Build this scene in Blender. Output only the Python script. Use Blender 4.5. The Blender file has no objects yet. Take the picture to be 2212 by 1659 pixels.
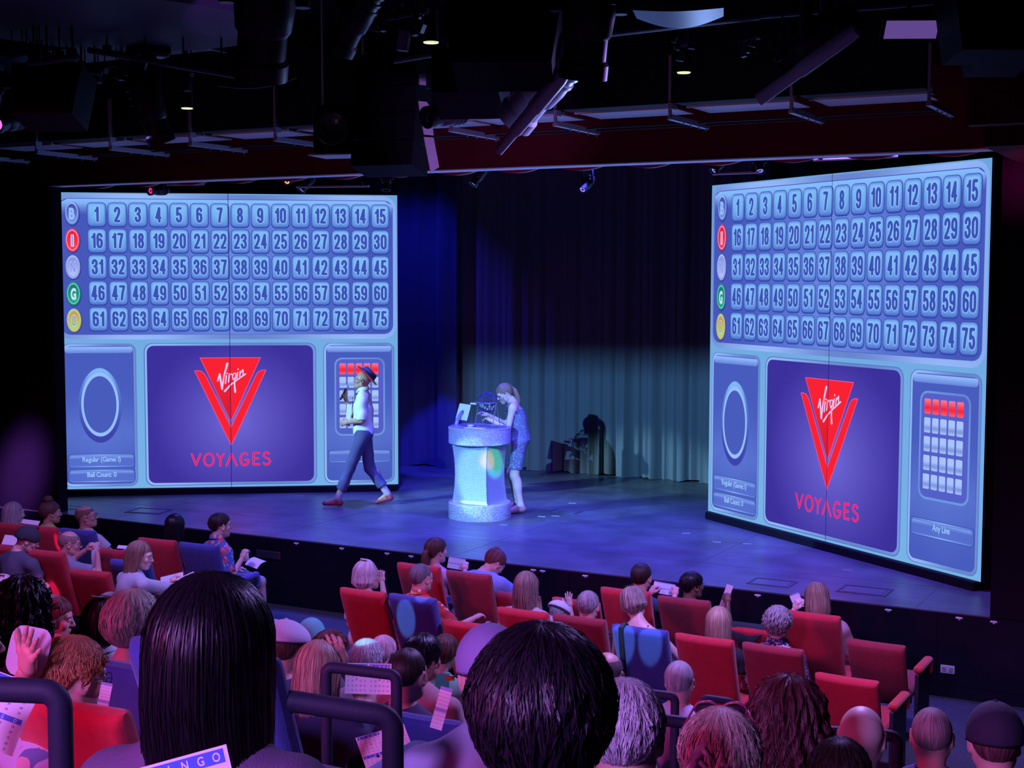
import bpy, math, random
import numpy as np
from mathutils import Vector, Matrix

# ---------------------------------------------------------------- camera, world, exposure
scene = bpy.context.scene
COL = scene.collection
FOCAL = 3061.6                      # pixels, for a 2212 px wide frame
PITCH, ROLL, YAW = math.radians(4.3036), math.radians(0.1261), math.radians(28.4)
CA, SA = math.cos(YAW), math.sin(YAW)
CAM = Vector((6.928, -12.814, 2.97))

cam_data = bpy.data.cameras.new('camera')
cam_data.sensor_width = 36.0
cam_data.lens = 36.0 * FOCAL / 2212.0
cam_data.clip_start = 0.05
cam_data.clip_end = 200
cam = bpy.data.objects.new('camera', cam_data)
COL.objects.link(cam)
cam.matrix_world = (Matrix.Translation(CAM) @ Matrix.Rotation(YAW, 4, 'Z') @
                    Matrix.Rotation(math.radians(90) - PITCH, 4, 'X') @ Matrix.Rotation(ROLL, 4, 'Z'))
scene.camera = cam
scene.view_settings.view_transform = 'Standard'
scene.view_settings.look = 'None'
scene.view_settings.gamma = 1.0
scene.view_settings.use_curve_mapping = False
scene.view_settings.exposure = 0.0
world = bpy.data.worlds.new('world')
scene.world = world
world.use_nodes = True
world.node_tree.nodes['Background'].inputs[0].default_value = (0.02, 0.022, 0.12, 1)
world.node_tree.nodes['Background'].inputs[1].default_value = 0.05
cy = scene.cycles
cy.max_bounces = 4
cy.diffuse_bounces = 2
cy.glossy_bounces = 2
cy.transmission_bounces = 2
cy.volume_bounces = 0
cy.sample_clamp_indirect = 2.0
cy.sample_clamp_direct = 12.0
cy.caustics_reflective = False
cy.caustics_refractive = False
cy.use_adaptive_sampling = True
cy.adaptive_threshold = 0.02

# ---------------------------------------------------------------- pixel -> place helpers (stage frame: x along the stage edge, y upstage)
def ray(px, py):
    a, b = px - 1106.0, py - 829.5
    c, s = math.cos(ROLL), math.sin(ROLL)
    u, v = c * a + s * b, -s * a + c * b
    d = (u / FOCAL, 1.0, -v / FOCAL)
    return (d[0], d[1] * math.cos(PITCH) + d[2] * math.sin(PITCH), -d[1] * math.sin(PITCH) + d[2] * math.cos(PITCH))
def stage(X, Y, z=0.0):
    Y -= 14.567
    return Vector((X * CA - Y * SA, X * SA + Y * CA, z))
def at_z(px, py, z):
    d = ray(px, py); t = (z - CAM.z) / d[2]
    return stage(d[0] * t, d[1] * t, z)
def at_d(px, py, dist):
    d = ray(px, py); t = dist / d[1]
    return stage(d[0] * t, dist, CAM.z + d[2] * t)
def at_n(px, py, n):
    d = ray(px, py)
    t = (n + 14.567 * CA) / (d[0] * SA + d[1] * CA)
    return stage(d[0] * t, d[1] * t, CAM.z + d[2] * t)

# ---------------------------------------------------------------- lights
def lin(c):
    return tuple((x / 255.0 / 12.92 if x / 255.0 <= 0.04045 else ((x / 255.0 + 0.055) / 1.055) ** 2.4) for x in c)
def spot(name, loc, target, color, power, angle, blend=0.3, radius=0.05):
    l = bpy.data.lights.new(name, 'SPOT')
    l.color, l.energy, l.spot_size, l.spot_blend, l.shadow_soft_size = color, power, math.radians(angle), blend, radius
    o = bpy.data.objects.new(name, l); COL.objects.link(o)
    o.location = loc
    o.rotation_euler = (Vector(target) - Vector(loc)).to_track_quat('-Z', 'Y').to_euler()
    return o
def area(name, loc, target, color, power, sx, sy=None):
    l = bpy.data.lights.new(name, 'AREA')
    l.color, l.energy, l.size = color, power, sx
    if sy: l.shape = 'RECTANGLE'; l.size_y = sy
    o = bpy.data.objects.new(name, l); COL.objects.link(o)
    o.location = loc
    o.rotation_euler = (Vector(target) - Vector(loc)).to_track_quat('-Z', 'Y').to_euler()
    o.visible_camera = False
    return o

# house wash: magenta from behind and left, violet from the ceiling
spot('house_magenta_spotlight', (-1.5, -15.5, 4.6), (2.5, -6.5, -1.1), (1.0, 0.05, 0.38), 1600, 50, 0.5, 0.5)
spot('house_magenta_spotlight_far', (0.5, -11.5, 4.7), (-2.0, -3.6, -.2), (1.0, 0.03, 0.25), 520, 60, 0.7, 0.2)
spot('near_magenta_spotlight', (2.2, -15.0, 3.9), (6.0, -8.6, .9), (1.0, 0.06, 0.5), 640, 54, 0.7, 0.7)
spot('house_violet_wash', (4.3, -3.4, 4.2), (3.2, -5.2, -.6), (0.40, 0.25, 1.0), 1350, 140, 0.6, .3)
spot('house_violet_wash_left', (-2.0, -4.2, 4.2), (-1.6, -4.2, -.6), (0.36, 0.24, 1.0), 800, 140, 0.6, .3)
spot('house_violet_wash_near', (5.2, -15.4, 4.7), (5.5, -9.6, .75), (0.50, 0.22, 1.0), 2100, 50, 0.6, 0.6)
# stage wash: blue from the rig, cool profile spot from the house with shutters, keys on the performers
spot('stage_blue_spotlight', (-3.0, 2.2, 5.2), (-3.0, 1.9, 0), (0.075, 0.075, 1.0), 2600, 84, 0.8, 0.1)
spot('stage_blue_spotlight_centre', (0.6, 1.6, 5.2), (0.4, 1.3, 0), (0.075, 0.07, 1.0), 3000, 84, 0.8, 0.1)
spot('stage_blue_spotlight_right', (3.4, 0.9, 5.2), (3.2, .8, 0), (0.16, 0.09, 1.0), 1500, 84, 0.8, 0.1)
spot('stage_blue_spotlight_back', (-4.6, 4.6, 5.2), (-5.0, 5.6, 1.5), (0.02, 0.025, 1.0), 500, 85, 0.9, 0.1)
spot('profile_spotlight_beam', (0.1, -9.0, 4.0), (-1.9, 6.4, 0.6), (0.15, 0.46, 1.0), 8500, 40, 0.05, 0.006)
spot('performer_key_light', (-7.5, -5.5, 4.6), (-3.2, 2.4, 1.0), (0.32, 0.72, 1.0), 7500, 13, 0.5, 0.03)
spot('podium_key_light', (-6.5, -6.5, 4.6), (-1.5, 1.9, 0.56), (0.26, 0.74, 1.0), 6000, 5.4, 0.35, 0.03)
spot('podium_green_beam', (4.0, -2.5, 3.6), at_d(1078, 990, 17.1), (0.03, 1.0, 0.12), 3600, 3.0, 0.6, 0.02)
spot('podium_red_beam', (3.4, -2.9, 3.6), at_d(1062, 986, 17.0), (1.0, 0.03, 0.06), 4200, 1.8, 0.6, 0.02)
spot('podium_violet_light', (4.5, -3.5, 4.6), (-1.5, 2.4, 0.9), (0.34, 0.22, 1.0), 1500, 24, 0.5, 0.04)
# narrow roaming beams: pale blobs on two blue seats, turquoise on hair, pink streaks on the left seats
for k_, (bx, by, bD, bc, bp, bang) in enumerate(((886, 1352, 12.0, (.25, .55, 1), 260, 1.7), (929, 1318, 12.0, (.25, .55, 1), 200, 1.3), (1352, 1412, 11.0, (.25, .55, 1), 260, 2.0), (1418, 1445, 11.03, (.25, .55, 1), 220, 1.9),
        (1140, 1272, 12.3, (.2, 1, .9), 260, 1.3), (800, 1398, 8.5, (.2, .8, 1), 160, 1.3), (104, 1268, 13.8, (1, .05, .5), 260, 1.2), (120, 1160, 15.0, (1, .05, .5), 260, 1.3), (1228, 1310, 11.9, (.2, 1, .9), 200, .9))):
    bt = at_d(bx, by, bD); spot('roaming_beam', bt + Vector((1.2, -5.0, 4.6 - bt.z)), bt, bc, bp * 16, bang, .35, .01)
# ceiling touches: violet on the rig, added unseen lamps for the header and for blue screen spill
spot('rig_violet_light', (1.9, -3.9, 3.3), (0.4, -1.5, 4.5), (0.6, 0.25, 1.0), 110, 44, 0.7, 0.05)
spot('soffit_violet_light', at_d(640, 500, 7.4), at_d(545, 40, 9.9), (0.42, 0.14, 1.0), 260, 17, 0.2, 0.03)
spot('header_fill', (-2.4, -3.6, 3.0), (-2.4, -.4, 5.3), (1.0, 0.4, 0.95), 15, 104, 0.6, 0.2)  # added lamp without a fixture, lifts the dark header
spot('header_fill_right', (2.6, -3.2, 3.0), (2.6, -.4, 5.3), (1.0, 0.4, 0.95), 15, 104, 0.6, 0.2)  # second added header lamp, also without a fixture
spot('rig_blue_fill', (3.4, -2.6, 3.2), (2.9, -6.0, 4.5), (0.28, 0.45, 1.0), 110, 80, 0.8, 0.1)  # added unseen lamp, brightens the moving heads like light from the screens
area('screen_spill_fill', (-0.5, 2.5, 2.6), (-0.5, -2.5, 5.0), (0.16, 0.34, 1.0), 60, 5.0, 1.5)  # added unseen area lamp standing in for the screens' blue glow
spot('left_wing_violet_light', (-5.0, -3.5, 4.4), at_n(40, 1015, -.05), (0.5, 0.15, 1.0), 11000, 10, 0.9, 0.2)
spot('right_wing_magenta_light', (5.4, -2.2, 3.7), at_n(2205, 385, -.02), (1.0, 0.03, 0.4), 420, 17, 0.9, 0.2)

# ---------------------------------------------------------------- materials
def mat(name, color, rough=0.6, metal=0.0, bump=0.0, bscale=80.0, spec=0.5, var=0.0, vscale=6.0, sheen=0.0, coat=0.0):
    m = bpy.data.materials.new(name); m.use_nodes = True
    nt = m.node_tree; b = nt.nodes['Principled BSDF']
    b.inputs['Base Color'].default_value = (*color, 1)
    b.inputs['Roughness'].default_value = rough
    b.inputs['Metallic'].default_value = metal
    b.inputs['Specular IOR Level'].default_value = spec
    if sheen: b.inputs['Sheen Weight'].default_value = sheen
    if coat: b.inputs['Coat Weight'].default_value = coat
    tc = nt.nodes.new('ShaderNodeTexCoord')
    if bump:
        n = nt.nodes.new('ShaderNodeTexNoise'); n.inputs['Scale'].default_value = bscale; n.inputs['Detail'].default_value = 3
        bp = nt.nodes.new('ShaderNodeBump'); bp.inputs['Strength'].default_value = bump; bp.inputs['Distance'].default_value = 0.01
        nt.links.new(tc.outputs['Object'], n.inputs['Vector']); nt.links.new(n.outputs['Fac'], bp.inputs['Height'])
        nt.links.new(bp.outputs['Normal'], b.inputs['Normal'])
    if var:
        n = nt.nodes.new('ShaderNodeTexNoise'); n.inputs['Scale'].default_value = vscale; n.inputs['Detail'].default_value = 4
        r = nt.nodes.new('ShaderNodeValToRGB')
        r.color_ramp.elements[0].position = 0.3; r.color_ramp.elements[1].position = 0.7
        r.color_ramp.elements[0].color = (*[c * (1 - var) for c in color], 1)
        r.color_ramp.elements[1].color = (*[min(1, c * (1 + var)) for c in color], 1)
        nt.links.new(tc.outputs['Object'], n.inputs['Vector']); nt.links.new(n.outputs['Fac'], r.inputs['Fac'])
        nt.links.new(r.outputs['Color'], b.inputs['Base Color'])
    return m
def emit(name, color, strength=1.0):
    m = bpy.data.materials.new(name); m.use_nodes = True
    nt = m.node_tree; nt.nodes.clear()
    e = nt.nodes.new('ShaderNodeEmission'); o = nt.nodes.new('ShaderNodeOutputMaterial')
    e.inputs[0].default_value = (*color, 1); e.inputs[1].default_value = strength
    nt.links.new(e.outputs[0], o.inputs[0])
    return m
def led(name, sampled=True):
    m = emit(name, (1, 1, 1)); nt = m.node_tree
    a = nt.nodes.new('ShaderNodeAttribute'); a.attribute_name = 'Col'
    nt.links.new(a.outputs['Color'], nt.nodes['Emission'].inputs[0])
    m.cycles.emission_sampling = 'FRONT' if sampled else 'NONE'
    return m
_cache = {}
def M(key, *a, **k):
    if key not in _cache: _cache[key] = mat(key, *a, **k)
    return _cache[key]
BLACK = M('matt_black', (0.006, 0.006, 0.009), 0.75, spec=.15)
BLACKM = M('black_metal', (0.012, 0.012, 0.018), 0.4, 0.1, spec=.25)
STEEL = M('galvanised_steel', (0.30, 0.30, 0.36), 0.45, 0.4)

# ---------------------------------------------------------------- mesh building
def obj(name, verts, faces, mats, parent=None, smooth=False, midx=None, cols=None, uv=None, loc=None):
    me = bpy.data.meshes.new(name)
    if isinstance(verts, np.ndarray): verts = verts.tolist()
    if isinstance(faces, np.ndarray): faces = faces.tolist()
    me.from_pydata(verts, [], faces)
    for m in (mats if isinstance(mats, (list, tuple)) else [mats]): me.materials.append(m)
    if midx is not None: me.polygons.foreach_set('material_index', np.array(midx, dtype=np.int32))
    if smooth is True: me.polygons.foreach_set('use_smooth', np.ones(len(me.polygons), dtype=bool))
    elif smooth: 
        me.polygons.foreach_set('use_smooth', np.ones(len(me.polygons), dtype=bool)); me.set_sharp_from_angle(angle=math.radians(smooth))
    vi = np.zeros(len(me.loops), dtype=np.int32); me.loops.foreach_get('vertex_index', vi)
    if cols is not None:
        ca = me.color_attributes.new('Col', 'FLOAT_COLOR', 'POINT')
        c = np.ones((len(verts), 4), dtype=np.float32); c[:, :3] = np.array(cols, dtype=np.float32)
        ca.data.foreach_set('color', c.ravel())
    if uv is not None:
        ul = me.uv_layers.new(name='UV'); ul.data.foreach_set('uv', np.array(uv, dtype=np.float32)[vi].ravel())
    me.update()
    o = bpy.data.objects.new(name, me); COL.objects.link(o)
    if parent is not None: o.parent = parent
    if loc is not None: o.location = loc
    return o
def tag(o, label=None, cat=None, group=None, kind=None):
    if label: o['label'] = label
    if cat: o['category'] = cat
    if group: o['group'] = group
    if kind: o['kind'] = kind
    return o
def thing(name, label, cat, loc=(0, 0, 0), rz=0.0, group=None, scale=1.0):
    o = bpy.data.objects.new(name, None); COL.objects.link(o)
    o.location = loc; o.rotation_euler = (0, 0, rz); o.scale = (scale,) * 3
    o.empty_display_size = 0.1
    return tag(o, label, cat, group)
def dup(root, loc, rz, label=None, group=None):
    r = root.copy(); COL.objects.link(r); r.location = loc; r.rotation_euler = (root.rotation_euler[0], root.rotation_euler[1], rz)
    if label: r['label'] = label
    if group: r['group'] = group
    for ch in list(root.children):
        c = ch.copy(); COL.objects.link(c); c.parent = r
        for g in list(ch.children):
            d = g.copy(); COL.objects.link(d); d.parent = c
    return r
class MB:
    def __init__(self): self.v, self.f, self.m = [], [], []
    def add(self, v, f, m=0):
        o = len(self.v); self.v += [tuple(p) for p in v]; self.f += [tuple(i + o for i in q) for q in f]; self.m += [m] * len(f); return self
    def box(self, c, s, R=None, m=0, bev=0.0):
        hx, hy, hz = s[0] / 2, s[1] / 2, s[2] / 2
        if bev:
            b = min(bev, hx * .99, hy * .99, hz * .99); pts = []
            prof = [(hx - b, hy), (hx - b * .3, hy - b * .3), (hx, hy - b)]
            ring = []
            for sx, sy, rev in ((1, 1, 0), (-1, 1, 1), (-1, -1, 0), (1, -1, 1)):
                q = [(sx * x, sy * y) for x, y in prof]
                ring += q[::-1] if not rev else q
            # ring goes counter-clockwise
            lv = [(-hz, b), (-hz + b * .3, b * .3), (-hz + b, 0), (hz - b, 0), (hz - b * .3, b * .3), (hz, b)]
            n = len(ring)
            for z, ins in lv:
                kx, ky = (hx - ins) / hx, (hy - ins) / hy
                pts += [Vector((x * kx, y * ky, z)) for x, y in ring]
            fs = []
            for k in range(len(lv) - 1):
                for i in range(n):
                    j = (i + 1) % n; fs.append((k * n + i, k * n + j, (k + 1) * n + j, (k + 1) * n + i))
            fs.append(tuple(range(n))[::-1]); fs.append(tuple((len(lv) - 1) * n + i for i in range(n)))
        else:
            pts = [Vector((x, y, z)) for z in (-hz, hz) for y in (-hy, hy) for x in (-hx, hx)]
            fs = [(0, 2, 3, 1), (4, 5, 7, 6), (0, 1, 5, 4), (2, 6, 7, 3), (0, 4, 6, 2), (1, 3, 7, 5)]
        if R is not None: pts = [R @ p for p in pts]
        return self.add([(p[0] + c[0], p[1] + c[1], p[2] + c[2]) for p in pts], fs, m)
    def cyl(self, a, b, ra, rb=None, n=16, m=0, cap=True):
        a, b = Vector(a), Vector(b); rb = ra if rb is None else rb
        q = (b - a).to_track_quat('Z', 'Y'); vs = []
        for p, r in ((a, ra), (b, rb)):
            for i in range(n):
                t = 2 * math.pi * i / n; vs.append(p + q @ Vector((r * math.cos(t), r * math.sin(t), 0)))
        fs = [(i, (i + 1) % n, n + (i + 1) % n, n + i) for i in range(n)]
        if cap: fs += [tuple(range(n))[::-1], tuple(range(n, 2 * n))]
        return self.add(vs, fs, m)
    def tube(self, pts, r, n=8, m=0, closed=False):
        pts = [Vector(p) for p in pts]; k = len(pts)
        rs = r if isinstance(r, (list, tuple)) else [r] * k
        vs = []; up = Vector((0, 0, 1))
        prev = None
        for i, p in enumerate(pts):
            t = (pts[(i + 1) % k] - pts[i - 1]) if closed else (pts[min(i + 1, k - 1)] - pts[max(i - 1, 0)])
            t.normalize()
            x = (prev - t * prev.dot(t)) if prev is not None else (up.cross(t) if abs(t.z) < .95 else Vector((1, 0, 0)).cross(t))
            if x.length < 1e-6: x = t.orthogonal()
            x.normalize(); prev = x; y = t.cross(x)
            for j in range(n):
                a = 2 * math.pi * j / n; vs.append(p + (x * math.cos(a) + y * math.sin(a)) * rs[i])
        fs = []
        for i in range(k if closed else k - 1):
            for j in range(n):
                a, b = i * n, ((i + 1) % k) * n
                fs.append((a + j, a + (j + 1) % n, b + (j + 1) % n, b + j))
        if not closed: fs += [tuple(range(n))[::-1], tuple((k - 1) * n + j for j in range(n))]
        return self.add(vs, fs, m)
    def lathe(self, prof, n=24, c=(0, 0, 0), R=None, m=0, sx=1, sy=1):
        vs, k = [], len(prof)
        for r, z in prof:
            for i in range(n):
                t = 2 * math.pi * i / n; p = Vector((r * math.cos(t) * sx, r * math.sin(t) * sy, z))
                if R is not None: p = R @ p
                vs.append((p[0] + c[0], p[1] + c[1], p[2] + c[2]))
        fs = [(a * n + i, a * n + (i + 1) % n, (a + 1) * n + (i + 1) % n, (a + 1) * n + i) for a in range(k - 1) for i in range(n)]
        if prof[0][0] > 1e-5: fs.append(tuple(range(n))[::-1])
        if prof[-1][0] > 1e-5: fs.append(tuple((k - 1) * n + i for i in range(n)))
        return self.add(vs, fs, m)
    def ball(self, c, r, n=12, m=0, R=None):
        r = (r, r, r) if not isinstance(r, (tuple, list)) else r
        prof = [(math.sin(math.pi * i / (n // 2 + 2)), -math.cos(math.pi * i / (n // 2 + 2))) for i in range(n // 2 + 3)]
        prof[0] = (1e-6, -1); prof[-1] = (1e-6, 1)
        S = Matrix.Diagonal((r[0], r[1], r[2]))
        return self.lathe(prof, n, c, (R @ S) if R is not None else S, m)
    def prism(self, poly, y0, y1, m=0, R=None, c=(0, 0, 0)):
        n = len(poly)
        vs = [Vector((x, y0, z)) for x, z in poly] + [Vector((x, y1, z)) for x, z in poly]
        if R is not None: vs = [R @ v for v in vs]
        vs = [(v[0] + c[0], v[1] + c[1], v[2] + c[2]) for v in vs]
        return self.add(vs, [tuple(range(n)), tuple(range(n, 2 * n))[::-1]] + [(i, n + i, n + (i + 1) % n, (i + 1) % n) for i in range(n)], m)
    def build(self, name, mats, parent=None, smooth=False, **k):
        return obj(name, self.v, self.f, mats, parent, smooth, midx=self.m if isinstance(mats, (list, tuple)) else None, **k)
def RZ(a): return Matrix.Rotation(a, 3, 'Z')
def RX(a): return Matrix.Rotation(a, 3, 'X')
def RY(a): return Matrix.Rotation(a, 3, 'Y')

# ---------------------------------------------------------------- lettering (built-in font, cached glyph meshes)
_gl = {}
def glyph(ch, off=0.0):
    key = (ch, off)
    if key in _gl: return _gl[key]
    c = bpy.data.curves.new('glyph', 'FONT'); c.body = ch; c.size = 1.0; c.offset = off; c.resolution_u = 4; c.fill_mode = 'FRONT'
    o = bpy.data.objects.new('glyph', c)
    me = bpy.data.meshes.new_from_object(o)
    v = [(p.co.x, p.co.y) for p in me.vertices]; f = [tuple(q.vertices) for q in me.polygons]
    bpy.data.objects.remove(o); bpy.data.curves.remove(c); bpy.data.meshes.remove(me)
    _gl[key] = (v, f); return _gl[key]
def text2d(s, cx, cy_, h, width=None, squash=0.62, off=0.02, gap=0.07, dig=False):
    """flat glyphs centred on (cx, cy_), cap height h; returns verts2d, faces"""
    V, F, x = [], [], 0.0
    for ch in s:
        if ch == ' ': x += 0.28; continue
        v0, _ = glyph(ch, 0.0)
        v, f = glyph(ch, off)
        x0, x1 = min(p[0] for p in v0), max(p[0] for p in v0)
        if ch == '1' and dig: x0 -= .05; x1 += .07
        o = len(V); V += [(p[0] - x0 + x, p[1]) for p in v]; F += [tuple(i + o for i in q) for q in f]
        x += x1 - x0 + gap
    tot = x - gap; cap = 0.729
    k = h / cap; kx = (width / tot) if width else k * squash
    return [((p[0] - tot / 2) * kx + cx, p[1] * k - h / 2 + cy_) for p in V], F
# ---------------------------------------------------------------- LED walls
WW, HH = 4.572, 4.0
class Screen2D:
    """flat picture elements in (u, v) metres, stacked a millimetre apart, colours in sRGB 0-255"""
    def __init__(self): self.V, self.F, self.C = [], [], []
    def raw(self, pts, faces, cols, layer):
        o = len(self.V); self.V += [(p[0], -0.0012 * layer, p[1]) for p in pts]
        self.F += [tuple(i + o for i in q) for q in faces]; self.C += [lin(c) for c in cols]
    def poly(self, pts, col, layer):
        f = col if callable(col) else (lambda u, v: col)
        self.raw(pts, [tuple(range(len(pts)))], [f(*p) for p in pts], layer)
    def rings(self, outline, c, fn, layer, K=5, power=1.0):
        n = len(outline); P = []
        for k in range(K + 1):
            t = (k / K) ** power
            P += [(c[0] + (x - c[0]) * t, c[1] + (y - c[1]) * t) for x, y in outline] if k else [c]
        F = [(0, 1 + i, 1 + (i + 1) % n) for i in range(n)]
        for k in range(1, K):
            a, b = 1 + (k - 1) * n, 1 + k * n
            F += [(a + i, b + i, b + (i + 1) % n, a + (i + 1) % n) for i in range(n)]
        self.raw(P, F, [fn(*p) for p in P], layer)
    def rr(self, x0, y0, x1, y1, r, fn, layer, K=5, c=None, seg=4, edge=2):
        if not callable(fn): col = fn; fn = lambda u, v: col
        out = []
        for cx, cy_, a0 in ((x1 - r, y1 - r, 0), (x0 + r, y1 - r, 90), (x0 + r, y0 + r, 180), (x1 - r, y0 + r, 270)):
            for i in range(seg + 1):
                a = math.radians(a0 + 90 * i / seg); out.append((cx + r * math.cos(a), cy_ + r * math.sin(a)))
        # subdivide the long straight edges
        o2 = []
        for i, p in enumerate(out):
            q = out[(i + 1) % len(out)]; o2.append(p)
            L = math.hypot(q[0] - p[0], q[1] - p[1]); m = edge if L > r * 1.2 else 1
            for j in range(1, m): o2.append((p[0] + (q[0] - p[0]) * j / m, p[1] + (q[1] - p[1]) * j / m))
        self.rings(o2, c or ((x0 + x1) / 2, (y0 + y1) / 2), fn, layer, K)
    def ell(self, cx, cy_, rx, ry, fn, layer, K=3, n=40):
        if not callable(fn): col = fn; fn = lambda u, v: col
        self.rings([(cx + rx * math.cos(2 * math.pi * i / n), cy_ + ry * math.sin(2 * math.pi * i / n)) for i in range(n)], (cx, cy_), fn, layer, K)
    def stroke(self, pts, w, col, layer):
        """rounded polyline; w a number or one per point"""
        ws = w if isinstance(w, (list, tuple)) else [w] * len(pts)
        for i in range(len(pts) - 1):
            (x0, y0), (x1, y1) = pts[i], pts[i + 1]; L = math.hypot(x1 - x0, y1 - y0) or 1e-6
            nx, ny = -(y1 - y0) / L / 2, (x1 - x0) / L / 2
            self.poly([(x0 + nx * ws[i], y0 + ny * ws[i]), (x0 - nx * ws[i], y0 - ny * ws[i]), (x1 - nx * ws[i + 1], y1 - ny * ws[i + 1]), (x1 + nx * ws[i + 1], y1 + ny * ws[i + 1])], col, layer)
        for (x, y), ww in zip(pts, ws):
            self.poly([(x + ww / 2 * math.cos(a * math.pi / 4), y + ww / 2 * math.sin(a * math.pi / 4)) for a in range(8)], col, layer + 0.1)
    def text(self, s, cx, cy_, h, col, layer, **k):
        V, F = text2d(s, cx, cy_, h, **k); self.raw(V, F, [col] * len(V), layer)
    def build(self, name, material, parent): return obj(name, self.V, self.F, material, parent, cols=self.C)

def mix(a, b, t):
    t = max(0.0, min(1.0, t)); return tuple(a[i] * (1 - t) + b[i] * t for i in range(3))
def metal_band(x0, x1):
    def f(u, v):
        t = (u - x0) / (x1 - x0)
        w = 0.5 + 0.5 * math.sin(t * 9.5 - 0.6)
        return mix((104, 132, 205), (150, 184, 250), w)
    return f
def _arc(cx, cy_, rx, ry, a0, a1, n=9): return [(cx + rx * math.cos(math.radians(a0 + (a1 - a0) * i / n)), cy_ + ry * math.sin(math.radians(a0 + (a1 - a0) * i / n))) for i in range(n + 1)]
_six = _arc(.5, .78, .5, .22, 10, 180) + _arc(.5, .25, .5, .25, 180, 360) + [(1, .38)] + _arc(.5, .40, .5, .19, 10, 170)
DIG = {'0': [_arc(.5, .76, .5, .24, 0, 180) + _arc(.5, .24, .5, .24, 180, 360) + [(1, .76)]], '1': [[(.05, .76), (.32, .80), (.5, .93), (.55, 1)], [(.55, 1), (.55, 0)]],
       '2': [_arc(.5, .76, .5, .24, 185, 0, 10) + [(.97, .62), (.6, .34), (.15, .12), (.0, .0), (1, .0)]], '3': [_arc(.5, .77, .48, .23, 180, -55, 10) + [(.45, .54)], [(.45, .54)] + _arc(.5, .26, .5, .26, 62, -180, 12)],
       '4': [[(.72, 0), (.72, 1), (.0, .27), (1, .27)]], '5': [[(.92, 1), (.14, 1), (.08, .52)] + _arc(.48, .34, .52, .26, 140, 10, 7) + _arc(.5, .25, .5, .25, 0, -175, 9)],
       '6': [_six], '9': [[(1 - x, 1 - y) for x, y in _six]], '7': [[(.0, 1), (1, 1), (.62, .52), (.40, 0)]],
       '8': [_arc(.5, .77, .43, .23, -90, 270, 16), _arc(.5, .27, .5, .27, 90, -270, 16)]}
def number(scr, s, cx, cy_, col, out, L, w=.051, h=.176, t=.034, gap=.009):
    ws = [(w * .55 if c == '1' else w) + t for c in s]; x = cx - (sum(ws) + gap * (len(s) - 1)) / 2
    for c, ww in zip(s, ws):
        for path in DIG[c]:
            k = (ww - t) / (.55 if c == '1' else 1)
            p = [(x + t / 2 + u * k, cy_ - h / 2 + v * h) for u, v in path]
            scr.stroke(p, t + .017, out, L); scr.stroke(p, t, col, L + .5)
        x += ww + gap
LED_A = led('led_pixels'); LED_B = led('led_lettering', False)
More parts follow.
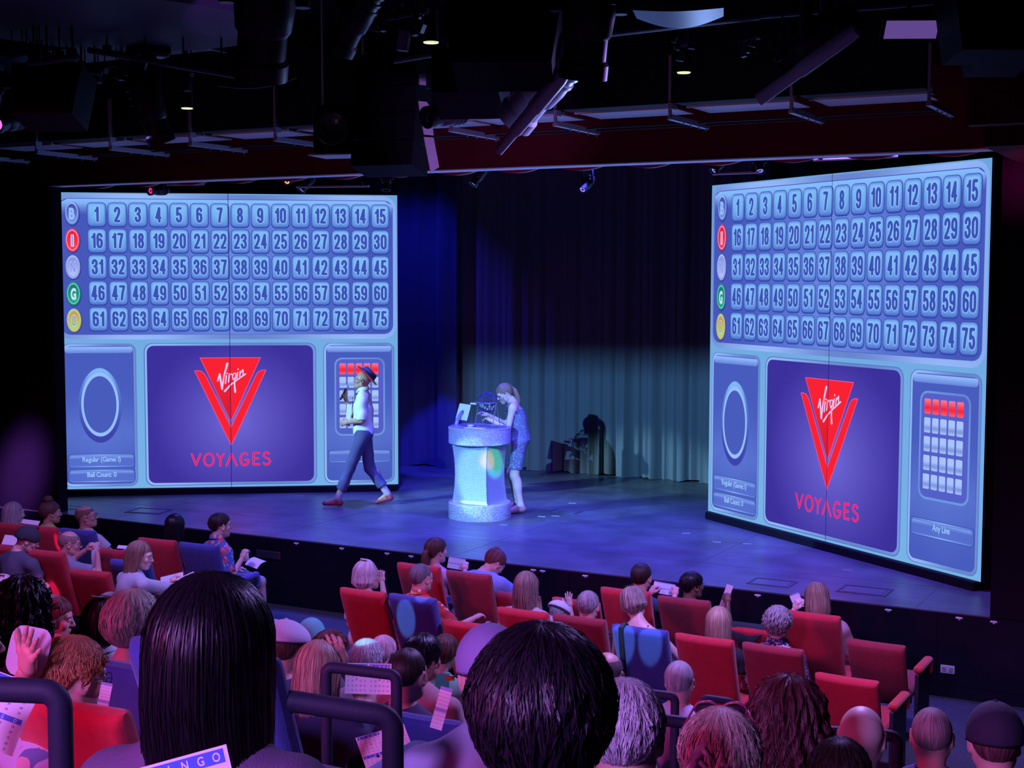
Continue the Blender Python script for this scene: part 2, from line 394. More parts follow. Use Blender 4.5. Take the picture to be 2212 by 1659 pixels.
def led_content():
    bg, tl, tx, lg = Screen2D(), Screen2D(), Screen2D(), Screen2D()
    bg.rr(0, 0, WW, HH, 0.002, lambda u, v: mix((118, 178, 232), (108, 165, 222), v / HH), 0, K=2)
    # number board
    bg.rr(.022, 2.03, 4.552, 3.985, .17, metal_band(0, WW), 1, K=2, edge=14)
    bg.rr(.062, 2.095, 4.51, 3.925, .12, (66, 92, 188), 2, K=1)
    def board(u, v):
        base = mix((70, 88, 186), (102, 134, 222), 1.1 - abs(u - 2.35) / 1.7)
        return mix(base, (135, 190, 255), (v - 3.72) / 0.16)
    gu = [.07 + (4.50 - .07) * i / 28 for i in range(29)]; gv = [2.10, 2.3, 2.7, 3.1, 3.5, 3.7, 3.75, 3.8, 3.86, 3.916]
    P = [(u, v) for v in gv for u in gu]
    P = [(min(max(u, .07 + (.1 if (v < 2.15 or v > 3.9) else 0)), 4.50 - (.1 if (v < 2.15 or v > 3.9) else 0)), v) for u, v in P]
    bg.raw(P, [(j * 29 + i, j * 29 + i + 1, (j + 1) * 29 + i + 1, (j + 1) * 29 + i) for j in range(len(gv) - 1) for i in range(28)], [board(*p) for p in P], 3)
    for r in range(5):
        for c in range(15):
            x0, y1 = .431 + c * .2706, 3.866 - r * .3505; w, h = .236, .312; cx, cy_ = x0 + w / 2, y1 - h / 2
            tl.rr(x0 - .008, y1 - h - .018, x0 + w + .010, y1 + .006, .062, (54, 72, 170), 4, K=1)
            def f(u, v, cx=cx, cy_=cy_):
                t = (v - (cy_ - .156)) / .312; d = max(abs(u - cx) / .118, abs(v - cy_) / .156)
                g = mix((86, 118, 212), (124, 182, 244), t * 1.5); g = mix(g, (138, 186, 255), (t - .72) * 3.2)
                g = mix((116, 190, 240), g, d * .9 + .05)
                return mix(g, (74, 104, 198), (d - .80) * 3.6)
            tl.rr(x0, y1 - h, x0 + w, y1, .058, f, 5, K=5, edge=3)
            s = str(r * 15 + c + 1)
            number(tx, s, cx, cy_, (58, 82, 180), (152, 196, 255), 7)
    for i, (ch, c1, c2, ct) in enumerate((('B', (66, 80, 176), (110, 150, 225), (150, 190, 250)), ('I', (250, 28, 52), (255, 60, 80), (190, 150, 220)),
                                          ('N', (135, 150, 225), (178, 190, 250), (185, 195, 255)), ('G', (16, 130, 110), (20, 175, 120), (150, 215, 225)),
                                          ('O', (205, 160, 60), (178, 215, 95), (170, 190, 230)))):
        cx, cy_ = .228, 3.722 - i * .3582
        tl.ell(cx + .005, cy_ - .008, .102, .166, (48, 60, 150), 4.5)
        tl.ell(cx, cy_, .095, .158, lambda u, v, cy_=cy_, c1=c1, c2=c2: mix(mix(c1, c2, .3), (150, 175, 245) if ch in 'B' else c2, (v - cy_) / .16), 5)
        ringc = (165, 195, 255) if ch != 'N' else (150, 165, 235)
        tl.ell(cx, cy_, .080, .138, ringc, 6); tl.ell(cx, cy_, .072, .127, lambda u, v, cy_=cy_, c1=c1, c2=c2: mix(c2, c1, .5 + (v - cy_) / .2), 6.5)
        tx.text(ch, cx, cy_, .148, (205, 220, 255) if ch in 'IGO' else ct, 8, width=.062 if ch != 'I' else .02, off=.05)
        if ch in 'NIO': tx.text(ch, cx, cy_, .14, (120, 145, 222), 9, width=.058 if ch != 'I' else .012, off=.01)
    # lower side panels
    def sidepanel(x0, x1):
        bg.rr(x0 - .012, .028, x1 + .012, 1.975, .10, (92, 128, 200), 1, K=1)
        bg.rr(x0, .036, x1, 1.968, .10, metal_band(x0 - .5, x1 + .8), 2, K=2, edge=6)
        bg.rr(x0 + .026, .068, x1 - .026, 1.94, .07, (58, 78, 170), 3, K=1)
        cx = (x0 + x1) / 2
        bg.rr(x0 + .03, .072, x1 - .03, 1.936, .068, lambda u, v: mix((92, 118, 210), (72, 92, 190), abs(v - .75) / .7 + abs(u - cx) * .5), 4, K=8, edge=6)
        bg.rr(x0 + .034, 1.848, x1 - .034, 1.932, .035, lambda u, v: mix((104, 134, 218), (142, 184, 252), (v - 1.85) / .07), 5, K=3)
    def button(x0, y0, x1, y1, label, L=5):
        bg.rr(x0, y0, x1, y1, .045, (62, 84, 178), L, K=1)
        bg.rr(x0 + .012, y0 + .008, x1 - .012, y1 - .008, .04, lambda u, v: mix((96, 130, 214), (140, 182, 250), 1 - abs(u - (x0 + x1) / 2) / ((x1 - x0) * .42)), L + 1, K=4, edge=8)
        bg.rr(x0 + .014, y0 + .022, x1 - .014, y1 - .022, .035, (78, 100, 196), L + 2, K=1)
        bg.rr(x0 + .022, y0 + .024, x1 - .022, y1 - .026, .03, lambda u, v: mix(mix((84, 108, 204), (128, 165, 240), (v - (y1 - .07)) / .04), (98, 122, 214), .4 - abs(u - (x0 + x1) / 2)), L + 3, K=6, edge=8)
        if label: tx.text(label, (x0 + x1) / 2 + .0, y0 + (y1 - y0) * .62, .066, (150, 200, 250), L + 5, width=len(label) * .0295, off=.02)
    sidepanel(.062, 1.022); sidepanel(3.56, 4.514)
    cx, cy_ = .548, 1.15
    bg.ell(cx, cy_ - .015, .285, .505, lambda u, v: mix((60, 68, 170), (96, 140, 220), (v - .75) / .8), 5, K=6, n=64)
    bg.ell(cx, cy_ + .055, .245, .44, lambda u, v: mix((82, 108, 202), (128, 184, 245), (v - 1.2) / .4), 6, K=6, n=64)
    bg.ell(cx, cy_, .248, .435, (150, 190, 255), 7, K=1, n=64); bg.ell(cx, cy_, .216, .386, lambda u, v: mix((76, 94, 192), (72, 92, 188), v), 8, K=3, n=64)
    button(.11, .29, 1.0, .478, 'Regular (Game: 1)'); button(.11, .084, 1.0, .268, 'Ball Count: 0')
    button(3.60, .31, 4.478, .492, 'Any Line')
    bg.rr(3.70, .688, 4.392, 1.77, .10, lambda u, v: mix((110, 150, 225), (84, 108, 170), (v - 1.4) * 2 * (u - 3.8)), 5, K=2, edge=6)
    bg.rr(3.722, .712, 4.37, 1.748, .085, (84, 96, 200), 6, K=1)
    for r in range(5):
        for c in range(5):
            x0, y1 = 3.768 + c * .1113, 1.692 - r * .187
            if r == 0: fn = lambda u, v, y1=y1: mix((255, 120, 150), (252, 34, 50), 1 - abs(v - (y1 - .09)) / .085)
            else: fn = lambda u, v, y1=y1: mix((168, 196, 255), (122, 148, 214), 1 - abs(v - (y1 - .105)) / .04)
            tl.rr(x0, y1 - .15, x0 + .089, y1, .012, fn, 8, K=5, seg=2, edge=6)
    # middle logo panel
    bg.rr(1.135, .026, 3.452, 1.98, .11, (88, 122, 198), 1, K=1)
    bg.rr(1.15, .038, 3.44, 1.97, .105, metal_band(0, 5), 2, K=2, edge=10)
    bg.rr(1.175, .066, 3.41, 1.944, .09, lambda u, v: mix((112, 104, 216), (60, 48, 156), math.hypot((u - 2.35) / 1.15, (v - .92) / 1.15)), 4, K=12, c=(2.35, .92), edge=10)
    RED, PINK = (250, 34, 50), (245, 90, 150)
    def T(x, y): return (1.885 + (x - 140) * .000968 - (y - 84) * 1.6e-5, 1.777 - (y - 84) * .000996)
    tri = [(1.885, 1.777), (2.29, .905), (2.696, 1.777)]
    Vp = [T(65, 262), T(110, 258), T(160, 268), T(200, 305), T(230, 352), T(573, 1042), T(905, 352), T(925, 310), T(955, 275), T(1000, 256), T(1056, 256), T(577, 1290)]
    def grow(P, k):
        gx = sum(p[0] for p in P) / len(P); return [(gx + (p[0] - gx) * (1 + k), p[1] + (p[1] - 1.2) * k * .4) for p in P]
    lg.poly(tri[::-1], lambda u, v: RED, 9)
    lg.poly([(2.29, .905), (2.29, 1.42), (2.02, 1.49)], lambda u, v: mix((205, 28, 50), RED, (v - 1.2) / .3), 9.3)
    a = Vp[:6] + [Vp[11]]; b = [Vp[5]] + Vp[6:11] + [Vp[11]]
    lg.poly(a[::-1], RED, 9); lg.poly(b[::-1], RED, 9)
    for path in (tri + [tri[0]],): lg.stroke(path, .008, PINK, 9.1)
    lg.stroke(Vp + [Vp[0]], .008, PINK, 9.1)
    WHT = (222, 205, 255)
    for pts, w in (([(385, 400), (413, 308), (446, 515), (470, 340), (518, 165)], [20, 26, 24, 18, 32]), ([(505, 330), (492, 436)], 19), ([(514, 302), (515, 298)], 20),
                   ([(548, 305), (535, 418)], 18), ([(540, 360), (568, 305), (588, 315)], 14), ([(640, 300), (608, 296), (590, 340), (600, 385), (632, 352), (642, 300)], 13),
                   ([(640, 300), (622, 400), (620, 470), (629, 555)], [14, 16, 20, 26]), ([(483, 545), (560, 460), (640, 400), (770, 308)], [26, 20, 16, 20]),
                   ([(662, 285), (650, 372)], 17), ([(667, 245), (668, 240)], 20), ([(697, 272), (690, 350)], 16), ([(694, 300), (735, 248), (738, 325)], 16)):
        lg.stroke([T(*p) for p in pts], [q * .00097 for q in w] if isinstance(w, list) else w * .00097, WHT, 10.5)
    def arc(cx, cy_, rx, ry, a0, a1, n=14): return [(cx + rx * math.cos(math.radians(a0 + (a1 - a0) * i / n)), cy_ - ry * math.sin(math.radians(a0 + (a1 - a0) * i / n))) for i in range(n + 1)]
    L = [[(28, 1408), (88, 1560), (148, 1408)], arc(267, 1488, 66, 84, 0, 360, 24), [(378, 1410), (426, 1478), (470, 1410)], [(426, 1478), (426, 1572)],
         [(512, 1570), (580, 1415), (655, 1570)], arc(765, 1487, 58, 84, 52, 352, 18) + [(770, 1496)], [(965, 1400), (888, 1400), (888, 1560), (968, 1560)], [(888, 1478), (950, 1478)],
         arc(1068, 1430, 38, 36, 25, 250, 12) + arc(1072, 1520, 46, 44, 80, -150, 14)]
    for p in L: lg.stroke([T(*q) for q in p], .027, (240, 80, 170), 9); lg.stroke([T(*q) for q in p], .017, (242, 24, 92), 9.6)
    tx.poly([(WW / 2 - .004, 0), (WW / 2 + .004, 0), (WW / 2 + .004, HH), (WW / 2 - .004, HH)], (22, 24, 92), 12)
    return bg, tl, tx, lg
def led_wall(corner, ang, label, first=None):
    if first: return dup(first, corner, ang, label)
    t = thing('video_wall', label, 'screen', corner, ang, 'video walls showing the bingo board')
    MB().box((WW / 2, .075, .045 + 2.02 + .0), (WW, .11, HH - .02)).box((WW / 2, .09, 4.085), (WW, .08, .008)).build('cabinet', BLACK, t)
    MB().box((WW / 2, .12, .044), (WW - .06, .34, .088), bev=.01).build('plinth', BLACK, t)
    b = MB()
    for x in (.5, WW - .5):
        b.tube([(x, .12, 4.0), (x, 1.0, .05)], .025).tube([(x, .12, .04), (x, 1.1, .04)], .03).box((x, 1.0, .07), (.3, .25, .12))
    b.build('rear_brace', BLACKM, t)
    bg, tl, tx, lg = led_content()
    for s_, nm, m_ in ((bg, 'display', LED_A), (tl, 'number_tiles', LED_A), (tx, 'screen_lettering', LED_B), (lg, 'logo', LED_B)):
        o = s_.build(nm, m_, t); o.location = (0, .018, .09)
    return t
wall_l = led_wall(stage(-6.1205, 19.0411, 0), math.radians(35.3), 'tall bingo number screen at stage left of the picture, walked past by the performer in a hat')
wall_l['label'] = 'bingo board video wall behind the walking performer in the hat'
wall_r = led_wall(stage(2.4171, 17.3926, 0), math.radians(-35.25), 'bingo board video wall steeply angled at the far side of the podium, Any Line legible', wall_l)

# ---------------------------------------------------------------- stage, room
def floor_mat():
    m = mat('stage_floor_paint', (0.10, 0.10, 0.12), 0.34, bump=0.05, bscale=14, var=0.35, vscale=1.7)
    nt = m.node_tree; b = nt.nodes['Principled BSDF']
    tc = nt.nodes['Texture Coordinate']
    n = nt.nodes.new('ShaderNodeTexNoise'); n.inputs['Scale'].default_value = 2.2; n.inputs['Detail'].default_value = 6
    mp = nt.nodes.new('ShaderNodeMapping'); mp.inputs['Scale'].default_value = (0.5, 3.0, 1)
    r = nt.nodes.new('ShaderNodeMapRange'); r.inputs[3].default_value = 0.25; r.inputs[4].default_value = 0.5
    nt.links.new(tc.outputs['Object'], mp.inputs[0]); nt.links.new(mp.outputs[0], n.inputs['Vector']); nt.links.new(n.outputs['Fac'], r.inputs[0]); nt.links.new(r.outputs[0], b.inputs['Roughness'])
    return m
FLOORM = floor_mat()
st = MB().box((-1.5, 5.0, -.375), (19, 10, .75)).build('stage_platform', [FLOORM], None); tag(st, kind='structure')
# black painted front skin of the stage with its seams
g = MB().box((-1.5, -.012, -.38), (19, .02, .74))
for i in range(15): g.box((-10.3 + i * 1.22, -.025, -.38), (.006, .01, .74))
g.box((-1.5, -.05, -.70), (19, .07, .10))
tag(g.build('trim_1', M('stage_front_black', (0.005, 0.005, 0.012), 0.6, var=.2, vscale=1.0, spec=.12)), kind='structure')
sl = MB()
for y in (1.0, 2.22, 3.44, 4.66, 5.9): sl.box((-1.5, y, .0004), (19, .005, .0008))
for i in range(16): sl.box((-10.5 + i * 2.44, 3.0, .0004), (.005, 6.0, .0008))
tag(sl.build('trim_2', M('floor_seam', (0.05, 0.05, 0.06), 0.6)), kind='structure')
CARP = mat('carpet', (0.035, 0.04, 0.05), 0.95, bump=.3, bscale=240, var=.3, vscale=40)
nt = CARP.node_tree
vo = nt.nodes.new('ShaderNodeTexVoronoi'); vo.inputs['Scale'].default_value = 9
rp = nt.nodes.new('ShaderNodeValToRGB'); rp.color_ramp.elements[0].position = .028; rp.color_ramp.elements[1].position = .04
rp.color_ramp.elements[0].color = (1, 1, 1, 1); rp.color_ramp.elements[1].color = (0, 0, 0, 1)
mx = nt.nodes.new('ShaderNodeMixRGB'); b_ = nt.nodes['Principled BSDF']
src = b_.inputs['Base Color'].links[0].from_socket
nt.links.new(nt.nodes['Texture Coordinate'].outputs['Object'], vo.inputs['Vector']); nt.links.new(vo.outputs['Distance'], rp.inputs[0])
nt.links.new(rp.outputs[0], mx.inputs[0]); nt.links.new(src, mx.inputs[1]); mx.inputs[2].default_value = (.6, .58, .62, 1)
nt.links.new(mx.outputs[0], b_.inputs['Base Color'])
# house floor: flat in front, then steps rising towards the back
ROWS = [(-.75, 0), (-.75, -5.25), (-.45, -6.25), (-.15, -7.25), (.15, -8.15), (.45, -9.1), (.75, -10.1), (1.10, -11.4), (1.35, -12.4)]
fl = MB().box((-1.5, -2.62, -.85), (19, 5.25, .2))
for k in range(1, len(ROWS)):
    y1 = ROWS[k][1]; y0 = ROWS[k + 1][1] if k + 1 < len(ROWS) else -17.0
    z = ROWS[k][0] if k > 1 else -.75
    fl.box((-1.5, (y0 + y1) / 2, (z - 1.05) / 2), (19, y1 - y0, z + 1.05))
tag(fl.build('floor', CARP), kind='structure')
def row_z(n):
    z = -.75
    for k in range(1, len(ROWS)):
        if n < ROWS[k][1]: z = ROWS[k][0] if k > 1 else -.75
    return z
WALLM = M('house_wall', (0.006, 0.006, 0.016), 0.9, spec=.1)
tag(MB().box((-11.1, -3.5, 2.3), (.2, 27, 6.6)).build('wall_left', WALLM), kind='structure')
tag(MB().box((9.6, -3.5, 2.3), (.2, 27, 6.6)).build('wall_right', WALLM), kind='structure')
tag(MB().box((-1.5, 10.1, 2.8), (19, .2, 6.0)).build('wall_back', WALLM), kind='structure')
tag(MB().box((-1.5, -17.1, 2.3), (19, .2, 6.6)).build('wall_rear', WALLM), kind='structure')
tag(MB().box((-.75, -3.5, 5.75), (20.9, 27.4, .2)).build('ceiling', WALLM), kind='structure')
# proscenium header, its side returns and the pale edge
REDP = M('proscenium_red', (0.12, 0.010, 0.022), 0.8, var=.15, vscale=.8, spec=.15)
P0, P1 = at_n(108, 400, 0.0), at_n(2160, 319, 0.0)
h = MB().box(((P0.x + P1.x) / 2 - 2.5, .09, 4.09 + .75), (P1.x - P0.x + 6.0, .18, 1.5))
tag(h.build('wall_proscenium', REDP), kind='structure')
tag(MB().box((P1.x + .6, .10, 2.2), (1.15, .2, 5.9)).box((P0.x - 1.2, .10, 2.05), (2.4, .16, 4.1)).build('wall_side_return', [M('proscenium_side', (0.010, 0.007, 0.014), 0.9, spec=.05)]), kind='structure')
tag(MB().box(((P0.x + P1.x) / 2, .08, 4.083), (P1.x - P0.x, .22, .012)).build('trim_3', M('header_edge', (0.7, 0.68, 0.74), 0.5)), kind='structure')
tag(MB().box((P1.x + .42, -2.3, 4.9), (.5, .14, 1.7)).box((P1.x + .35, -.9, 4.65), (.35, 1.7, 1.4)).build('trim_4', REDP), kind='structure')

# ---------------------------------------------------------------- drapes
def drape(name, s0, s1, n, z0, z1, folds, amp, material, label, seed=0, cat='curtain'):
    rnd = random.Random(seed); W = s1 - s0; NU, NV = int(folds * 12), 26
    ph = [(rnd.uniform(.7, 1.3), rnd.uniform(0, 6.28), rnd.uniform(.4, 1)) for _ in range(5)]
    V = []
    for j in range(NV + 1):
        t = j / NV; z = z0 + (z1 - z0) * t; flare = 1.0 + .5 * (1 - t)
        for i in range(NU + 1):
            u = i / NU; x = s0 + W * u; a = u * folds * 2 * math.pi
            y = sum(c * math.sin(a * f + p + .15 * math.sin(t * 5 + p)) for f, p, c in ph[:3]) / 2.2
            y = math.copysign(abs(y) ** .8, y)
            y += .35 * math.sin(a * 2.3 + ph[3][1]) * (0.6 + .4 * (1 - t))
            zz = z + (0.03 * math.sin(a * .5 + ph[4][1]) if j == 0 else 0)
            V.append((x + .02 * math.sin(a * 1.7), n + y * amp * flare, max(zz, 0.004)))
    F = [(j * (NU + 1) + i, j * (NU + 1) + i + 1, (j + 1) * (NU + 1) + i + 1, (j + 1) * (NU + 1) + i) for j in range(NV) for i in range(NU)]
    return tag(obj(name, V, F, material, smooth=True), label, cat)
GREYD = M('grey_velour', (0.125, 0.13, 0.135), 0.95, bump=.2, bscale=150, sheen=.3)
BLKD = M('black_velour', (0.012, 0.013, 0.022), 0.95, sheen=.1)
drape('backdrop_curtain', -4.45, 1.3, 6.45, 0, 5.6, 17, .10, GREYD, 'grey pleated curtain hanging across the back of the stage', 3)
drape('masking_curtain', -9.5, -4.25, 6.0, 0, 5.6, 9, .08, M('blue_lit_velour', (0.03, 0.035, 0.07), .95, sheen=.1), 'dark smooth masking curtain behind the screen nearest the walking performer', 5)  # black masking cloth with the blue stage light put into its colour
drape('masking_curtain', .9, 7.5, 5.6, 0, 5.6, 12, .08, BLKD, 'black masking curtain behind the steeply angled screen', 6)
drape('wing_curtain', -10.2, -6.6, 2.3, 0, 4.6, 7, .05, M('wing_velour', (0.05, 0.045, 0.07), .95), 'dark wing curtain with a violet patch of light, beyond the stage edge', 7)
# red scalloped border just behind the header
V, F = [], []; x0, x1 = P0.x + .1, P1.x - .1; NS = 15; N = NS * 14
for i in range(N + 1):
    u = i / N; s = abs(math.sin(u * NS * math.pi)) ; x = x0 + (x1 - x0) * u
    V += [(x, .34 + .05 * math.cos(u * NS * 2 * math.pi), 4.75), (x, .38 - .07 * s, 4.4), (x, .36 - .08 * s, 4.12 - .095 * (s ** .8) + .03), (x, .40, 4.125 - .095 * (s ** .8) + .03)]
for i in range(N): F += [(i * 4 + k, (i + 1) * 4 + k, (i + 1) * 4 + k + 1, i * 4 + k + 1) for k in range(3)]
tag(obj('scalloped_valance', V, F, M('red_satin', (0.45, 0.03, 0.05), .45), smooth=True), 'red scalloped fabric border hanging under the proscenium header', 'valance')
# ---------------------------------------------------------------- small things on the stage floor
HAT = M('hatch_metal', (0.06, 0.06, 0.075), .45)
hb = None
for (x, y, rz, sc, lab) in ((322, 1104, .2, 1, 'square floor hatch on the stage lip in front of the first video wall'), (160, 1097, .2, .7, 'small floor hatch at the end of the stage lip'),
                        (1668, 1259, 0, 1, 'rectangular floor hatch near the stage edge below the VOYAGES lettering'), (1868, 1276, 0, 1.1, 'larger floor hatch near the stage edge below the corner of the steep screen'),
                        (1222, 1105, 0, .9, 'worn square floor hatch beside the podium')):
    p = at_z(x, y, 0)
    if hb is None:
        hb = thing('floor_hatch', lab, 'floor hatch', p, rz, 'floor hatches in the stage')
        f = MB()
        for (c, s) in (((0, .17, .003), (.5, .02, .006)), ((0, -.17, .003), (.5, .02, .006)), ((.24, 0, .003), (.02, .34, .006)), ((-.24, 0, .003), (.02, .34, .006))): f.box(c, s)
        f.build('rim', HAT, hb); MB().box((0, 0, .002), (.40, .26, .004), bev=.001).build('lid', M('hatch_lid', (.11, .11, .14), .35), hb)
    else:
        o = dup(hb, p, rz, lab); o.scale = (sc * .85,) * 3
tape0 = None
TAPES = [((1830, 1232), 'tape strip lying between the two hatches by the steep screen'), ((1614, 1175), 'tape dash under the middle of the steep screen'), ((1548, 1171), 'tape dash nearest the lower corner of the steep screen'),
         ((1482, 1152), 'tape dash at the corner of the steep screen'), ((1236, 1087), 'tape dash right behind the worn hatch'), ((1200, 1115), 'tape dash in front of the worn hatch'), ((1170, 1116), 'tape dash between the worn hatch and the dancer'),
         ((1088, 1134), 'tape dash just off the podium base'), ((648, 1071), 'tape dash below the first screen plinth, near the performer'), ((412, 1084), 'tape dash below the purple panel of the first screen')]
for (x, y), lab in TAPES:
    p = at_z(x, y, .0)
    if tape0 is None:
        tape0 = MB().box((0, 0, .002), (.10, .022, .004)).build('floor_tape', M('white_tape', (.36, .36, .40), .6)); tape0.location = p; tag(tape0, lab, 'tape', 'tape marks on the stage floor')
    else:
        o = tape0.copy(); COL.objects.link(o); o.location = p; o.rotation_euler.z = (x % 7) * .1; o['label'] = lab
mk0 = None
for x, y, lab in ((640, 1166, 'over the gap between seat blocks'), (738, 1176, 'behind the bob-haired spectator'), (836, 1183, 'above the first red seat of the front block'), (888, 1192, 'by the ponytailed spectator'), (1152, 1218, 'right of the bent spectator'), (1172, 1224, 'beside its neighbour right of the bent spectator'),
              (1264, 1230, 'between the long-haired and the grey-haired spectators'), (1441, 1250, 'above the card held in the front row'), (1637, 1273, 'left of the long-haired spectator in pink'), (1919, 1306, 'right of the spectator in pink'), (2072, 1325, 'above the wall socket'), (2147, 1333, 'last towards the dark wing')):
    p = at_n(x, y, -.03); p.z = -.035
    if mk0 is None:
        mk0 = MB().box((0, 0, 0), (.06, .02, .014), bev=.004).box((.0, .008, -.008), (.02, .02, .02)).build('edge_marker', M('marker_white', (.75, .7, .8), .4)); mk0.location = p; tag(mk0, 'white marker clip on the stage edge, ' + lab, 'marker', 'markers along the stage edge')
    else:
        o = mk0.copy(); COL.objects.link(o); o.location = p; o['label'] = 'white marker clip on the stage edge, ' + lab
t = thing('wall_socket', 'white double wall socket on the black stage front', 'socket', at_n(2047, 1446, -.03))
MB().box((0, 0, 0), (.125, .014, .075), bev=.006).build('cover_plate', M('white_plastic', (.6, .6, .62), .4), t)
s = MB()
for x in (-.03, .03): s.box((x, -.009, .0), (.035, .006, .04), bev=.002)
s.build('outlet', M('grey_plastic', (.3, .3, .32), .4), t)
t = thing('floor_vent', 'low black vent plate on the stage front behind the man in the floral shirt', 'vent', at_n(580, 1198, -.035))
s = MB().box((0, 0, 0), (.34, .02, .09), bev=.005)
for k in range(5): s.box((0, -.012, -.03 + k * .015), (.3, .006, .004))
s.build('grille', M('vent_paint', (.04, .04, .06), .4), t)
t = thing('rigging_post', 'slim black post with two rows of pale tick marks beside the steep screen', 'post', at_d(2146, 1240, 13.6) * 1.0)
t.location.z = 0
MB().box((0, 0, 2.0), (.10, .10, 4.0)).box((0, 0, .02), (.3, .3, .04)).build('mast', BLACKM, t)
s = MB()
for z0 in (.42, 1.5):
    for k in range(7): s.box((-.03, -.054, z0 + k * .035), (.022, .004, .010))
s.build('tick_marks', M('tick_white', (.5, .45, .5), .5), t)

# ---------------------------------------------------------------- podium
PL = at_z(1036, 1117, 0)
def glitter(name, base, scale, rough=.35):
    m = mat(name, base, rough); nt = m.node_tree; b = nt.nodes['Principled BSDF']; tc = nt.nodes['Texture Coordinate']
    v = nt.nodes.new('ShaderNodeTexVoronoi'); v.inputs['Scale'].default_value = scale
    nt.links.new(tc.outputs['Object'], v.inputs['Vector'])
    nm = nt.nodes.new('ShaderNodeVectorMath'); nm.operation = 'SUBTRACT'; nm.inputs[1].default_value = (.5, .5, .5)
    sc = nt.nodes.new('ShaderNodeVectorMath'); sc.operation = 'SCALE'; sc.inputs['Scale'].default_value = .9
    ge = nt.nodes.new('ShaderNodeNewGeometry'); ad = nt.nodes.new('ShaderNodeVectorMath'); ad.operation = 'ADD'
    no = nt.nodes.new('ShaderNodeVectorMath'); no.operation = 'NORMALIZE'
    nt.links.new(v.outputs['Color'], nm.inputs[0]); nt.links.new(nm.outputs[0], sc.inputs[0]); nt.links.new(sc.outputs[0], ad.inputs[0]); nt.links.new(ge.outputs['Normal'], ad.inputs[1])
    nt.links.new(ad.outputs[0], no.inputs[0]); nt.links.new(no.outputs[0], b.inputs['Normal'])
    b.inputs['Metallic'].default_value = .25
    return m
t = thing('podium', 'white sparkling mosaic podium with round top and base, standing centre stage', 'podium', PL)
GL = glitter('glitter_vinyl', (.66, .64, .72), 190, .3)
MB().lathe([(.385, 0), (.388, .008), (.388, .19), (.38, .2), (.05, .2)], 64).build('base_drum', GL, t, smooth=30)
MB().lathe([(.05, .925), (.372, .925), (.385, .935), (.385, 1.115), (.39, 1.122), (.382, 1.13), (.05, 1.13)], 64).build('top_drum', [glitter('glitter_top', (.55, .5, .72), 190, .3)], t, smooth=30)
MB().lathe([(.0001, 1.1305), (.375, 1.1305), (.375, 1.134), (.0001, 1.134)], 48).build('counter_top', M('counter_laminate', (.30, .26, .45), .25), t)
def mosaic():
    m = mat('mirror_mosaic', (.72, .74, .78), .28); nt = m.node_tree; b = nt.nodes['Principled BSDF']
    tc = nt.nodes['Texture Coordinate']; br = nt.nodes.new('ShaderNodeTexBrick'); br.offset = 0
    br.inputs['Scale'].default_value = 1; br.inputs['Brick Width'].default_value = .019; br.inputs['Row Height'].default_value = .019
    br.inputs['Mortar Size'].default_value = .0022; br.inputs['Color1'].default_value = (.8, .82, .86, 1); br.inputs['Color2'].default_value = (.66, .70, .76, 1); br.inputs['Mortar'].default_value = (.30, .33, .42, 1)
    nt.links.new(tc.outputs['UV'], br.inputs['Vector']); nt.links.new(br.outputs['Color'], b.inputs['Base Color'])
    b.inputs['Metallic'].default_value = .3
    return m
V, F, UV = [], [], []
cor = [(-1, -1), (1, -1), (1, 1), (-1, 1)]
for f in range(4):
    a, c = cor[f], cor[(f + 1) % 4]; o = len(V)
    for j in range(21):
        tt = j / 20; w = .222 + .026 * (2 * tt - 1) ** 2 + (.006 if tt < .03 else 0)
        for i in range(13):
            u = i / 12; x, y = (a[0] * (1 - u) + c[0] * u) * w, (a[1] * (1 - u) + c[1] * u) * w
            V.append((x, y, .2 + .725 * tt)); UV.append((u * w * 2 + f, .725 * tt))
    F += [(o + j * 13 + i, o + j * 13 + i + 1, o + (j + 1) * 13 + i + 1, o + (j + 1) * 13 + i) for j in range(20) for i in range(12)]
obj('column', V, F, mosaic(), t, uv=UV)
for f in range(4):
    s = MB(); a = cor[f]; pts = []
    for j in range(21):
        tt = j / 20; w = .222 + .026 * (2 * tt - 1) ** 2; pts.append((a[0] * w, a[1] * w, .2 + .725 * tt))
    s.tube(pts, .005, 6).build('corner_trim', M('chrome_trim', (.7, .7, .8), .2, .8), t)
# tablet on its stand (back towards the house)
t = thing('tablet_computer', 'white-backed tablet on a curved stand at the edge of the podium top', 'tablet', PL + Vector((-.235, .0, 1.134)), math.radians(-30))
MB().box((0, 0, .165), (.27, .014, .205), RX(-.3), bev=.006).build('case', M('tablet_shell', (.72, .8, .85), .35), t)
MB().lathe([(.0001, -.004), (.03, -.004), (.03, .004), (.0001, .004)], 20, (0, -.012, .16), RX(math.pi / 2 - .3)).build('camera_ring', M('tablet_dark', (.1, .1, .14), .3), t)
MB().tube([(0, -.10, .01), (.0, -.085, .06), (0, -.055, .12), (0, -.02, .17)], [.028, .026, .022, .02], 12).lathe([(.001, 0), (.06, 0), (.06, .012), (.001, .012)], 24, (0, -.09, 0)).build('stand', M('stand_grey', (.25, .22, .38), .35, .4), t)
